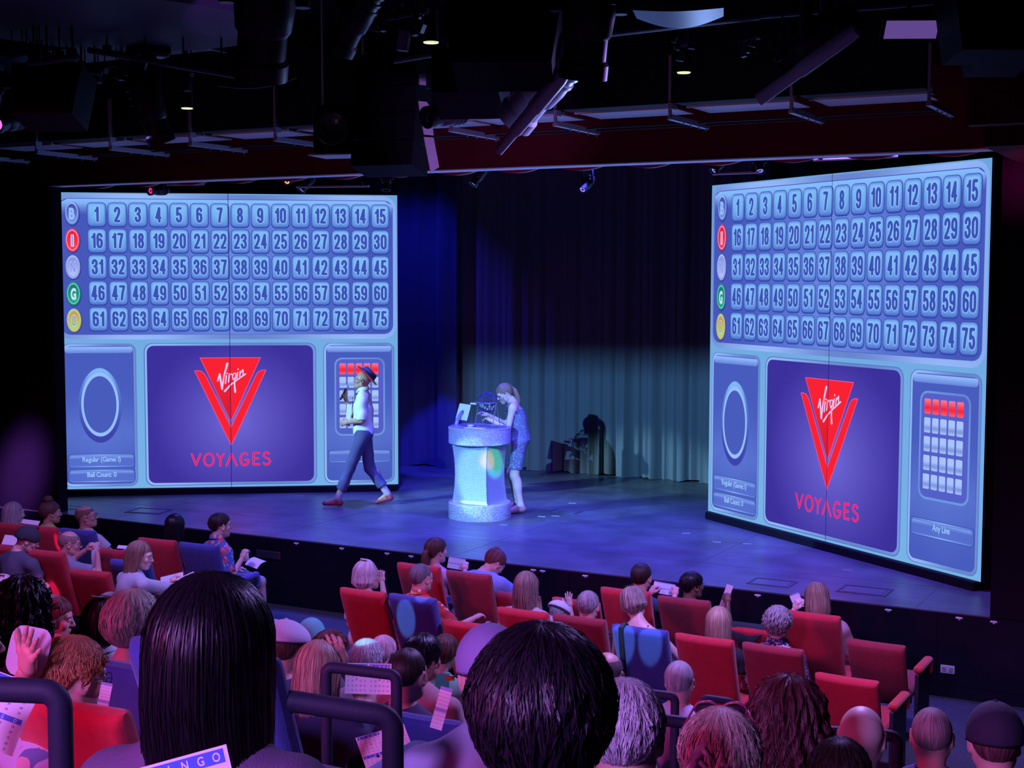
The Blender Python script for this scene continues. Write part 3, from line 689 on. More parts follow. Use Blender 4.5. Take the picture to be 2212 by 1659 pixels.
# bingo cage
t = thing('bingo_cage', 'wire bingo cage full of balls with a crank handle on the podium', 'bingo cage', PL + Vector((.10, .02, 1.134)), math.radians(-15))
CH = M('chrome_wire', (.75, .72, .85), .2, .9)
s = MB(); R_, cz = .125, .30
for k in range(14):
    a = math.pi * k / 14; s.tube([(R_ * math.sin(q) * math.cos(a) , R_ * math.sin(q) * math.sin(a), cz + R_ * math.cos(q)) for q in [2 * math.pi * i / 24 for i in range(24)]], .0018, 4, closed=True)
for k in range(1, 8):
    zz = R_ * math.cos(math.pi * k / 8); rr_ = R_ * math.sin(math.pi * k / 8)
    s.tube([(rr_ * math.cos(q), rr_ * math.sin(q), cz + zz) for q in [2 * math.pi * i / 24 for i in range(24)]], .0018, 4, closed=True)
s.build('wire_sphere', M('cage_wire', (.12, .08, .3), .3, .8), t)
MB().tube([(-.21, 0, cz), (.17, 0, cz)], .004, 8).tube([(-.21, 0, cz), (-.215, 0, cz + .0), (-.215, -.03, cz - .03)], .004, 6).build('axle', CH, t)
MB().tube([(-.26, -.03, cz - .03), (-.17, -.03, cz - .03)], .012, 10).build('crank_handle', M('white_grip', (.85, .85, .85), .4), t)
MB().tube([(-.15, .07, .005), (-.15, 0, cz)], .005, 8).tube([(-.15, -.07, .005), (-.15, 0, cz)], .005, 8).tube([(.15, .07, .005), (.15, 0, cz)], .005, 8).tube([(.15, -.07, .005), (.15, 0, cz)], .005, 8).tube([(-.15, -.07, .006), (.15, -.07, .006), (.15, .07, .006), (-.15, .07, .006)], .005, 8, closed=True).build('stand_frame', CH, t)
MB().lathe([(.129, -.008), (.133, 0), (.129, .008)], 32, (0, 0, cz)).build('equator_band', CH, t)
rnd = random.Random(4); s = MB()
for k in range(46):
    while True:
        p = Vector((rnd.uniform(-1, 1), rnd.uniform(-1, 1), rnd.uniform(-1, -.05)))
        if p.length < .82: break
    s.ball((p.x * R_, p.y * R_, cz + p.z * R_), .013, 8)
bb = s.build('ball_pile', M('bingo_balls', (.8, .75, .8), .3), t, smooth=True); bb['kind'] = 'stuff'
tag(MB().box((0, 0, .002), (.26, .10, .004)).build('paper_sheet', M('paper', (.82, .82, .84), .8), loc=PL + Vector((.07, -.24, 1.134))), 'loose white sheet lying on the podium top before the bingo cage', 'paper')
t = thing('ball_dish', 'small pale dish on the podium between tablet and bingo cage', 'dish', PL + Vector((-.06, -.12, 1.134)))
MB().lathe([(.001, 0), (.03, 0), (.045, .02), (.042, .021), (.028, .005), (.001, .005)], 24).build('bowl', M('dish_white', (.8, .8, .85), .3), t)

# ---------------------------------------------------------------- profile spotlight: its shutters cut the beam on the curtain
L0 = Vector((0.1, -9.0, 4.0)); AX = (Vector((-1.9, 6.4, .6)) - L0).normalized(); SD = AX.cross(Vector((0, 0, 1))).normalized(); UPV = SD.cross(AX)
def uv_of(p): d = Vector(p) - L0; k = .30 / d.dot(AX); return d.dot(SD) * k, d.dot(UPV) * k
t = thing('profile_spotlight', 'black profile spotlight with shutters hanging above the house aisle', 'stage light', L0)
RM = Matrix((SD, AX, UPV)).transposed()
top = uv_of((-1.6, 6.4, 1.72))[1]; bot = uv_of((-.5, 1.5, 0))[1]; lef = uv_of((-4.4, 6.4, 1))[0]; rig = uv_of((3.0, 3.6, 1))[0]
for nm, c, s in (('shutter', (0, .30, top + .15), (.6, .004, .3)), ('shutter', (0, .30, bot - .15), (.6, .004, .3)), ('shutter', (lef - .15, .306, 0), (.3, .004, .5)), ('shutter', (rig + .15, .306, 0), (.3, .004, .5))):
    MB().box(RM @ Vector(c), s, RM).build(nm, BLACK, t)
MB().box(RM @ Vector((0, .14, .14)), (.24, .30, .01), RM).box(RM @ Vector((0, .14, -.14)), (.24, .30, .01), RM).box(RM @ Vector((.14, .14, 0)), (.01, .30, .24), RM).box(RM @ Vector((-.14, .14, 0)), (.01, .30, .24), RM).box(RM @ Vector((0, -.25, 0)), (.26, .40, .26), RM, bev=.03).build('lamp_housing', BLACK, t)
MB().tube([(0, -.2, .12), (0, -.2, 1.66)], .02, 8).build('hanger', BLACKM, t)

# thin theatrical haze over the stage
hz_ = MB().box((-2.9, 4.75, 3.2), (2.6, 1.9, 1.75)).build('stage_haze', None)
hm = bpy.data.materials.new('haze'); hm.use_nodes = True; nt = hm.node_tree; nt.nodes.clear()
vs = nt.nodes.new('ShaderNodeVolumeScatter'); vs.inputs['Density'].default_value = .016; vs.inputs['Anisotropy'].default_value = .2
on = nt.nodes.new('ShaderNodeOutputMaterial'); nt.links.new(vs.outputs[0], on.inputs['Volume'])
hz_.data.materials.clear(); hz_.data.materials.append(hm); tag(hz_, 'thin bluish haze in the lamp beams beside the first video wall', 'haze', kind='stuff')
spot('haze_beam_left', at_n(850, 372, .9), at_n(905, 700, 3.2), (0.03, 0.03, 1.0), 5000, 15, .5, .03)
spot('haze_beam_centre', at_n(1035, 381, .9), at_n(860, 560, 3.2), (0.03, 0.03, 1.0), 5500, 15, .5, .03)
spot('haze_beam_right', at_n(1266, 402, 1.3), at_n(1150, 560, 3.4), (0.03, 0.03, 1.0), 3000, 9, .5, .03)
# ---------------------------------------------------------------- ceiling rig
def aim(d, up=(0, 0, 1)): return Vector(d).to_track_quat('Z', 'Y').to_matrix()
# hangers and the long soffit boxes with pale underside strips
hz, hn = 4.32, -1.2
S_H = [-6.25, -5.16, -4.07, -2.97, -1.88, -.80, .14, 1.22, 2.31, 3.37, 4.47]
hang0 = None
for i, s in enumerate(S_H):
    ordn = ['first', 'second', 'third', 'fourth', 'fifth', 'sixth', 'seventh', 'eighth', 'ninth', 'tenth', 'eleventh'][i]
    lab = 'steel hanger bracket under the soffit boxes, %s from the left end' % ordn if i not in (6, 7) else ('violet-lit hanger bracket right beside the speaker array' if i == 6 else 'violet-lit hanger bracket under the silver moving head')
    if hang0 is None:
        hang0 = thing('hanger_bracket', lab, 'bracket', (s, hn, hz), 0, 'hanger brackets along the header')
        MB().box((0, -.26, .27), (.022, .03, .52)).box((.02, -.26, .10), (.03, .09, .05)).build('post', STEEL, hang0)
        MB().box((.0, .18, 0), (.045, .90, .022)).box((.022, .18, .018), (.005, .90, .03)).build('strut', STEEL, hang0)
        for y in (.05, .22, .42, .60): MB().cyl((.0, y, -.03), (.0, y, .02), .007, n=8).build('bolt', STEEL, hang0)
    else: dup(hang0, (s, hn, hz), 0, lab)
box0 = None
for i in range(len(S_H) - 1):
    a, b = S_H[i], S_H[i + 1]; lab = 'black soffit box with pale underside strip, %s from the left end' % ['first', 'second', 'third', 'fourth', 'fifth', 'sixth', 'seventh', 'eighth', 'ninth', 'tenth'][i]
    if box0 is None:
        box0 = thing('soffit_box', lab, 'soffit box', ((a + b) / 2, hn, hz), 0, 'soffit boxes along the header')
        MB().box((0, -.12, .62), (1.02, .22, .98), bev=.01).build('housing', M('soffit_black', (.005, .005, .010), .7, spec=.1), box0)
        MB().box((0, .26, .125), (.92, .50, .012)).box((0, .02, .14), (.98, .02, .05)).build('underside_strip', M('pale_strip', (.55, .55, .58), .5), box0)
        MB().tube([(-.54, .34, .02), (.54, .34, .02)], .008, 6).tube([(-.54, .55, .02), (.54, .55, .02)], .008, 6).build('conduit', BLACKM, box0)
    else: dup(box0, ((a + b) / 2, hn, hz), 0, lab)
# downlights: black cans with a lit rim
d0 = None
LITE = emit('warm_led_ring', (0.80, 0.85, 0.45), 1.6)
for (x, y, D, lab) in ((1181, 68, 9.0, 'beside the silver moving head'), (931, 93, 9.6, 'left of the big wedge loudspeakers'), (1477, 158, 10.9, 'above the steep screen'), (404, 235, 12.7, 'above the first screen'), (88, 252, 15.0, 'beside the violet-lensed lamp')):
    p = at_d(x, y, D)
    if d0 is None:
        d0 = thing('downlight', 'black can downlight with a lit yellow rim, ' + lab, 'downlight', p, 0, 'can downlights')
        MB().lathe([(.042, .005), (.05, .0), (.052, .02), (.05, .22), (.02, .235)], 24).cyl((0, 0, .23), (0, 0, 5.67 - p.z), .008, n=8).build('can', BLACK, d0, smooth=30)
        MB().lathe([(.0001, .004), (.049, .0), (.052, .006)], 24).build('diffuser', LITE, d0)
    else: dup(d0, p, 0, 'black can downlight with a lit yellow rim, ' + lab)
CASE = M('lamp_casing', (.012, .011, .018), .42, .0, spec=.3)
def moving_head(p, d, s, label, lens=None, silver=False, group='moving head lamps in the ceiling rig', name='moving_head_lamp'):
    """p: centre of the head; d: beam direction"""
    t = thing(name, label, 'stage light', p, 0, group, s)
    R = aim(d); d = Vector(d).normalized()
    side = d.cross(Vector((0, 0, 1))).normalized()
    body = MB().lathe([(.001, -.30), (.075, -.30), (.11, -.26), (.125, -.12), (.13, .0), (.12, .10), (.105, .12), (.105, .22), (.12, .24), (.12, .31), (.1, .31), (.098, .27)], 28, R=R)
    for k in range(3): body.lathe([(.126, -.2 + k * .06), (.136, -.195 + k * .06), (.136, -.175 + k * .06), (.126, -.17 + k * .06)], 28, R=R)
    body.build('head', M('silver_casing', (.55, .58, .66), .35, .1) if silver else CASE, t, smooth=35)
    b = MB()
    for sg in (-1, 1):
        c = side * (.16 * sg); b.tube([c, c + Vector((0, 0, .12)), side * (.15 * sg) + Vector((0, 0, .33)), side * (.08 * sg) + Vector((0, 0, .40))], [.035, .04, .04, .035], 10)
    b.build('yoke', CASE, t, smooth=40)
    MB().box((0, 0, .48), (.34, .28, .14), RZ(math.atan2(side.y, side.x)), bev=.03).tube([(0, 0, .55), (0, 0, max(.7, (5.68 - p.z) / s))], .012, 8).box((0, 0, .62), (.05, .08, .09)).build('base', CASE, t)
    MB().lathe([(.0001, .262), (.05, .275), (.098, .265)], 28, R=R).build('lens', lens or M('lens_glass', (.05, .05, .09), .08, coat=.5), t, smooth=True)
    return t
VL = emit('violet_lens', (0.75, 0.16, 0.85), 1.3); BL = emit('blue_lens', (0.22, 0.20, 0.95), 1.2)
moving_head(at_d(572, 12, 7.0), (-.35, .3, -1), 1.15, 'large dark moving head lamp against the violet curved soffit')
moving_head(at_d(322, 232, 11.5), (.15, .35, -1), .95, 'dark moving head lamp hanging above the first video wall')
t = moving_head(at_d(1180, 175, 8.4), (-.95, .15, -.85), 1.05, 'silver moving head lamp pointing down towards the podium', silver=True)
b = MB(); R = aim((-.95, .15, -.85)); off = Vector((.02, -.15, -.15))
b.lathe([(.001, -.25), (.035, -.25), (.045, -.2), (.045, .02), (.038, .04), (.036, .2), (.028, .22), (.026, .36), (.001, .37)], 18, off, R); b.build('side_barrel', M('silver_casing', (.55, .58, .66), .35, .1), t, smooth=35)
moving_head(at_d(1272, 28, 7.6), (-.2, .2, -1), 1.1, 'dark moving head lamp at the top edge beside the silver one')
t = moving_head(at_d(1762, 92, 8.6), (-.9, .1, -.55), .95, 'moving head lamp with a long pale-lit flank near the softlight panel', name='moving_head_lamp')
b = MB(); R = aim((-.92, .1, -.55)); off = Vector((-.02, -.1, -.15)); b.lathe([(.001, -.36), (.045, -.36), (.05, -.3), (.05, .05), (.042, .08), (.042, .38), (.001, .39)], 18, off, R); b.build('side_barrel', M('silver_casing', (.55, .58, .66), .35, .1), t, smooth=35)
moving_head(at_d(770, 28, 8.2), (-.6, .1, -.8), .8, 'smaller dark lamp with blue-lit clamps at the top of the frame')
moving_head(at_d(968, 246, 11.6), (-.3, -.9, -.2), .75, 'round-fronted lamp tucked beside the speaker array with a violet rim')
moving_head(at_d(20, 262, 13.5), (.25, -1, -.25), .75, 'lamp with a glowing violet lens at the left edge of the rig', lens=VL)
moving_head(at_d(2206, 172, 10.5), (-.2, -1, -.2), .8, 'lamp with a dim blue lens at the far right edge', lens=emit('dim_blue_lens', (.01, .02, .12), 1))
G2 = 'lamps under the header border'
AMB = emit('amber_lens', (1.0, .32, .08), 1.8)
for (x, y, n, lens, lab, dd) in ((628, 384, .9, AMB, 'small lamp with an amber lens under the header', (.2, -1, -.5)), (1035, 379, .9, BL, 'blue-lensed lamp under the header between curtain spotlights', (-.4, -.6, -1)),
                       (1268, 397, 1.3, BL, 'lowest blue-lensed lamp hanging over the curtain centre', (-.1, -.8, -.6)), (836, 388, .8, None, 'dark lamp under the header above the gap beside the first screen', (.1, -.3, -1)),
                       (664, 396, 1.4, BL, 'blue-lit lamp next to the amber one', (-.3, -.7, -.8)), (1555, 352, 1.2, BL, 'blue-lit lamp above the steep screen corner', (-.3, -.7, -.8)), (1640, 352, 1.5, BL, 'second blue-lit lamp above the steep screen', (.3, -.6, -.8)),
                       (343, 411, 1.0, emit('magenta_lens', (1.0, .02, .30), 1.2), 'lamp with a bright pink gel at the top of the first screen', (-.1, -1, -.1))):
    p = at_n(x, y, n); s_ = .42 if x not in (343,) else .5
    moving_head(p, dd, s_, lab, lens=lens, group=G2, name='border_lamp')
for a, b_, lab in (((640, 404), (797, 402), 'pale batten pipe above the first screen'), ((1757, 346), (1940, 338), 'pale batten pipe above the steep screen'), ((1540, 376), (1640, 372), 'short batten pipe at the corner of the steep screen'), ((360, 399), (440, 398), 'short batten pipe beside the pink gel lamp')):
    P, Q = at_n(*a, .75), at_n(*b_, .75)
    t = thing('batten_pipe', lab, 'pipe', P, 0, 'batten pipes')
    s = MB().tube([(0, 0, 0), tuple(Q - P)], .012, 8)
    s.build('bar', M('pale_pipe', (.6, .62, .65), .4), t)
    for k in (.1, .9): q = (Q - P) * k; MB().box((q.x, q.y, q.z + .03), (.03, .04, .05)).cyl((q.x, q.y, q.z + .03), (q.x, q.y, 5.68 - P.z), .005, n=6).build('clamp', BLACKM, t)
# line array and subwoofer
SPK = M('speaker_cabinet', (.006, .006, .010), .7, spec=.12); GRI = M('speaker_grille', (.007, .0065, .011), .8, spec=.08)
t = thing('line_array', 'hanging black line array of stacked loudspeakers with a violet-lit rigging plate', 'loudspeaker', at_d(850, 250, 12.5), math.radians(8))
for k in range(4):
    z = .36 - k * .245; a = -.05 - k * .06; y = -.02 * k * k * .6
    MB().prism([(-.29, -.115), (.29, -.115), (.29, .115), (-.29, .115)], -.17, .17, 0, RX(a), (0, y + .01 * k, z)).build('speaker_cabinet', SPK, t)
    MB().box((0, -.178, 0), (.54, .014, .20)).build('speaker_grille', GRI, t).matrix_local = Matrix.Translation((0, y + .01 * k, z)) @ RX(a).to_4x4()
PP = M('rigging_plate_paint', (.55, .5, .62), .45)
MB().prism([(-.02, .33), (.05, .33), (.05, .24), (-.02, .24)], 0, .01, 0, RZ(math.radians(60)), (.31, -.1, 0)).prism([(-.03, .1), (.06, .1), (.10, .05), (.13, -.18), (.03, -.18)], 0, .01, 0, RZ(math.radians(60)), (.31, -.1, 0)).prism([(.03, -.2), (.13, -.2), (.19, -.45), (.10, -.50)], 0, .01, 0, RZ(math.radians(60)), (.31, -.1, 0)).build('rigging_plate', PP, t)
MB().tube([(-.2, 0, .48), (-.2, 0, 5.67 - t.location.z)], .01, 6).tube([(.2, 0, .48), (.2, 0, 5.67 - t.location.z)], .01, 6).box((0, 0, .5), (.56, .3, .03)).build('flying_frame', BLACKM, t)
t = thing('subwoofer', 'dark loudspeaker with a big round cone on a blue-lit shelf beside the line array', 'loudspeaker', at_d(722, 280, 12.9), math.radians(12))
MB().box((0, .15, .0), (.40, .36, .44), bev=.02).build('speaker_cabinet', SPK, t)
MB().lathe([(.16, 0), (.155, .02), (.13, .012), (.05, -.05), (.04, -.03), (.0001, -.02)], 32, (0, -.035, .01), RX(math.pi / 2)).build('cone', M('cone_rubber', (.03, .03, .04), .3), t, smooth=True)
MB().box((0, .13, -.225), (.46, .40, .012)).tube([(-.2, .2, .2), (-.2, .2, 5.67 - t.location.z)], .01, 6).tube([(.2, .2, .2), (.2, .2, 5.67 - t.location.z)], .01, 6).build('shelf', M('pale_strip', (.55, .55, .58), .5), t)
def wedge(px, py, D, w, h, dep, rz, tilt, label, m=SPK):
    t = thing('wedge_loudspeaker', label, 'loudspeaker', at_d(px, py, D), rz, 'wedge loudspeakers in the ceiling')
    R = RX(tilt)
    MB().prism([(-w * .42, -h / 2), (w * .42, -h / 2), (w / 2, h / 2), (-w / 2, h / 2)], 0, dep, 0, R).build('speaker_cabinet', m, t)
    g = MB().prism([(-w * .40, -h * .46), (w * .40, -h * .46), (w * .475, h * .46), (-w * .475, h * .46)], -.015, -.001, 0, R); g.build('speaker_grille', GRI, t)
    MB().tube([(-w * .3, dep / 2, h * .4), (-w * .3, dep / 2, 5.67 - t.location.z)], .008, 6).tube([(w * .3, dep / 2, h * .4), (w * .3, dep / 2, 5.67 - t.location.z)], .008, 6).build('hanging_wire', BLACKM, t)
    return t
wedge(1010, 150, 9.4, .52, .36, .3, math.radians(20), -.5, 'violet-faced wedge loudspeaker behind the large black one at top centre', M('violet_spk', (.02, .014, .03), .6, spec=.12))
wedge(1085, 60, 8.0, .66, .42, .35, math.radians(24), -.35, 'large black wedge loudspeaker at top centre')
wedge(95, 190, 11.0, .56, .42, .35, math.radians(25), -.3, 'brownish wedge loudspeaker above the left edge of the first screen', M('brown_spk', (.022, .013, .018), .6, spec=.12))
wedge(2168, 38, 8.0, .55, .36, .35, math.radians(30), -.1, 'black wedge loudspeaker in the top right corner')
wedge(2172, 92, 9.0, .40, .24, .3, math.radians(30), -.2, 'plum wedge loudspeaker just under the top right one', M('plum_spk', (.018, .011, .022), .6, spec=.12))
t = thing('ceiling_loudspeaker', 'wide loudspeaker with curved grey underside and magenta corner at top centre right', 'loudspeaker', at_d(1466, 30, 7.8), math.radians(20))
V = []; F = []; N = 14
for i in range(N + 1):
    x = -.24 + .48 * i / N; dip = .06 * math.cos((x) / .24 * math.pi / 2)
    V += [(x, -.14, .0 - dip * .2), (x, .22, .02 - dip), (x, .22, .35), (x, -.14, .35)]
for i in range(N): F += [(i * 4 + k, (i + 1) * 4 + k, (i + 1) * 4 + (k + 1) % 4, i * 4 + (k + 1) % 4) for k in range(4)]
F += [(0, 1, 2, 3), tuple(N * 4 + k for k in (3, 2, 1, 0))]
obj('speaker_cabinet', V, F, M('grey_spk', (.06, .055, .08), .5), t, smooth=30)
MB().box((.0, -.15, .18), (.44, .01, .3)).build('speaker_grille', GRI, t)
# softlight panel
t = thing('softlight_panel', 'lilac rectangular softlight panel in a black frame at upper right', 'softlight', at_d(1968, 62, 8.5), math.radians(26))
R = RX(.75)
f = MB()
for c, s in (((0, 0, .075), (.33, .03, .02)), ((0, 0, -.075), (.33, .03, .02)), ((.165, 0, 0), (.02, .03, .17)), ((-.165, 0, 0), (.02, .03, .17))): f.box(R @ Vector(c), s, R)
f.build('frame', BLACK, t); MB().box((0, 0, 0), (.31, .012, .13), R).build('diffuser', emit('lilac_panel', (.115, .06, .26), 1), t)
MB().box((0, .05, .03), (.3, .06, .12), R).tube([(0, .06, .05), (0, .06, 5.67 - t.location.z)], .012, 6).build('housing', BLACKM, t)
# curved drum soffit at upper left, its neighbour slab and rig pipes
t = thing('curved_soffit', 'large dark round soffit with a violet-lit rim at upper left', 'soffit', at_d(238, 50, 10.5))
MB().lathe([(.001, -.02), (1.15, -.02), (1.22, .03), (1.22, .9), (.001, .9)], 72).build('drum', M('soffit_paint', (.045, .04, .06), .6, spec=.12), t, smooth=35)
t = thing('duct', 'long dark blue sheet metal duct running across the upper left', 'duct', at_d(200, 118, 12.8))
MB().box((-.6, 0, .15), (3.6, .7, .3), bev=.02).build('casing', M('duct_paint', (.015, .015, .028), .5, spec=.12), t)
s = MB()
for k in range(5): s.box((-2.2 + k * .85, 0, .15), (.03, .74, .34))
s.build('flange', M('duct_flange', (.05, .05, .08), .45), t)
for (a, b_, D1, D2, lab) in (((60, 137), (170, 122), 10.5, 10.5, 'short bright rig pipe at the left edge'), ((190, 108), (520, 165), 11.0, 11.0, 'long rig pipe under the duct'), ((100, 135), (220, 157), 11.4, 11.4, 'thin rig pipe crossing below the short one'),
                         ((1290, 75), (1640, 35), 9.5, 9.5, 'rig pipe running behind the curved-bottom loudspeaker'), ((1560, 40), (2040, 2), 10, 10, 'rig pipe along the top right'), ((850, 130), (1210, 70), 9.9, 9.9, 'rig pipe behind the wedge loudspeakers')):
    P, Q = at_d(*a, D1), at_d(*b_, D2); t = thing('rig_pipe', lab, 'pipe', P, 0, 'black rig pipes')
    MB().tube([(0, 0, 0), tuple(Q - P)], .024, 10).build('bar', M('pipe_blue_black', (.05, .055, .085), .4, .2), t)
    n_ = 4
    for k in range(n_):
        q = (Q - P) * ((k + .5) / n_); MB().box((q.x, q.y, q.z + .03), (.05, .06, .07), bev=.01).cyl((q.x, q.y, q.z + .05), (q.x, q.y, 5.68 - P.z), .008, n=6).build('clamp', BLACKM, t)
# cable clutter, hanging safety wire, small boxes
t = thing('junction_box', 'lilac-lit small dimmer box with hanging clamps near the top centre', 'box', at_d(872, 88, 9.2), math.radians(20))
MB().box((0, 0, 0), (.07, .06, .13), RY(.15), bev=.005).build('casing', M('box_lilac', (.35, .28, .4), .5), t)
MB().tube([(0, 0, .06), (.01, 0, .2), (-.02, 0, .5)], .006, 6).build('cable', BLACK, t)
for k, (x0, y0, x1, y1, D, lab) in enumerate(((1695, -5, 1680, 118, 8.0, 'thin looped safety cable hanging beside the pale-flanked moving head'), (650, 170, 700, 290, 12.4, 'slack black cable hanging left of the subwoofer'), (470, 185, 640, 168, 12.2, 'slack black cable above the first screen'))):
    P, Q = at_d(x0, y0, D), at_d(x1, y1, D); pts = []
    for i in range(13):
        u = i / 12; q = P.lerp(Q, u); q.z -= .05 * math.sin(u * math.pi) * (1 if k else 0); pts.append(q - P)
    if k == 0: pts += [pts[-1] + Vector((.02 * math.sin(a), 0, -.02 + .02 * math.cos(a))) for a in (1, 2, 3, 4, 5)]
    o = MB().tube(pts, .006, 6).build('cable', M('cable_sheen', (.08, .07, .1), .3)); o.location = P; tag(o, lab, 'cable')
def clamp_cluster(px, py, D, label, seed, n=9, sz=.3):
    r = random.Random(seed); t = thing('rig_clamp_cluster', label, 'clamp', at_d(px, py, D), 0, 'clamps and fittings in the rig')
    b = MB()
    for k in range(n):
        x, z = r.uniform(-sz, sz), r.uniform(-.08, .08)
        b.box((x, 0, z), (r.uniform(.02, .06), .05, r.uniform(.03, .09)), RY(r.uniform(-.5, .5)), bev=.004).cyl((x, 0, z), (x + r.uniform(-.03, .03), 0, 5.67 - t.location.z), .006, n=6)
    b.build('hook_clamp', M('clamp_blue_black', (.035, .04, .06), .4, .3), t)
    MB().tube([(-sz, 0, .0), (sz, 0, .03)], .02, 8).build('short_bar', M('pipe_blue_black', (.05, .055, .085), .4, .2), t)
clamp_cluster(860, 40, 9.0, 'blue-lit cluster of hook clamps at the top above the can downlight', 1, 14, .22)
clamp_cluster(402, 180, 11.8, 'small clamp hanging over the far downlight', 2, 5, .06)
clamp_cluster(1478, 100, 10.5, 'dim clamps above the open-span downlight', 3, 6, .08)
clamp_cluster(215, 150, 11.6, 'clamp group under the left rig pipes', 4, 10, .3)
clamp_cluster(1180, 30, 9.2, 'fittings between the two top moving heads', 5, 8, .15)
clamp_cluster(60, 118, 10.6, 'clamps on the short bright pipe', 6, 8, .2)
clamp_cluster(1620, 90, 9.6, 'loose clamps left of the pale-flanked lamp', 7, 5, .07)
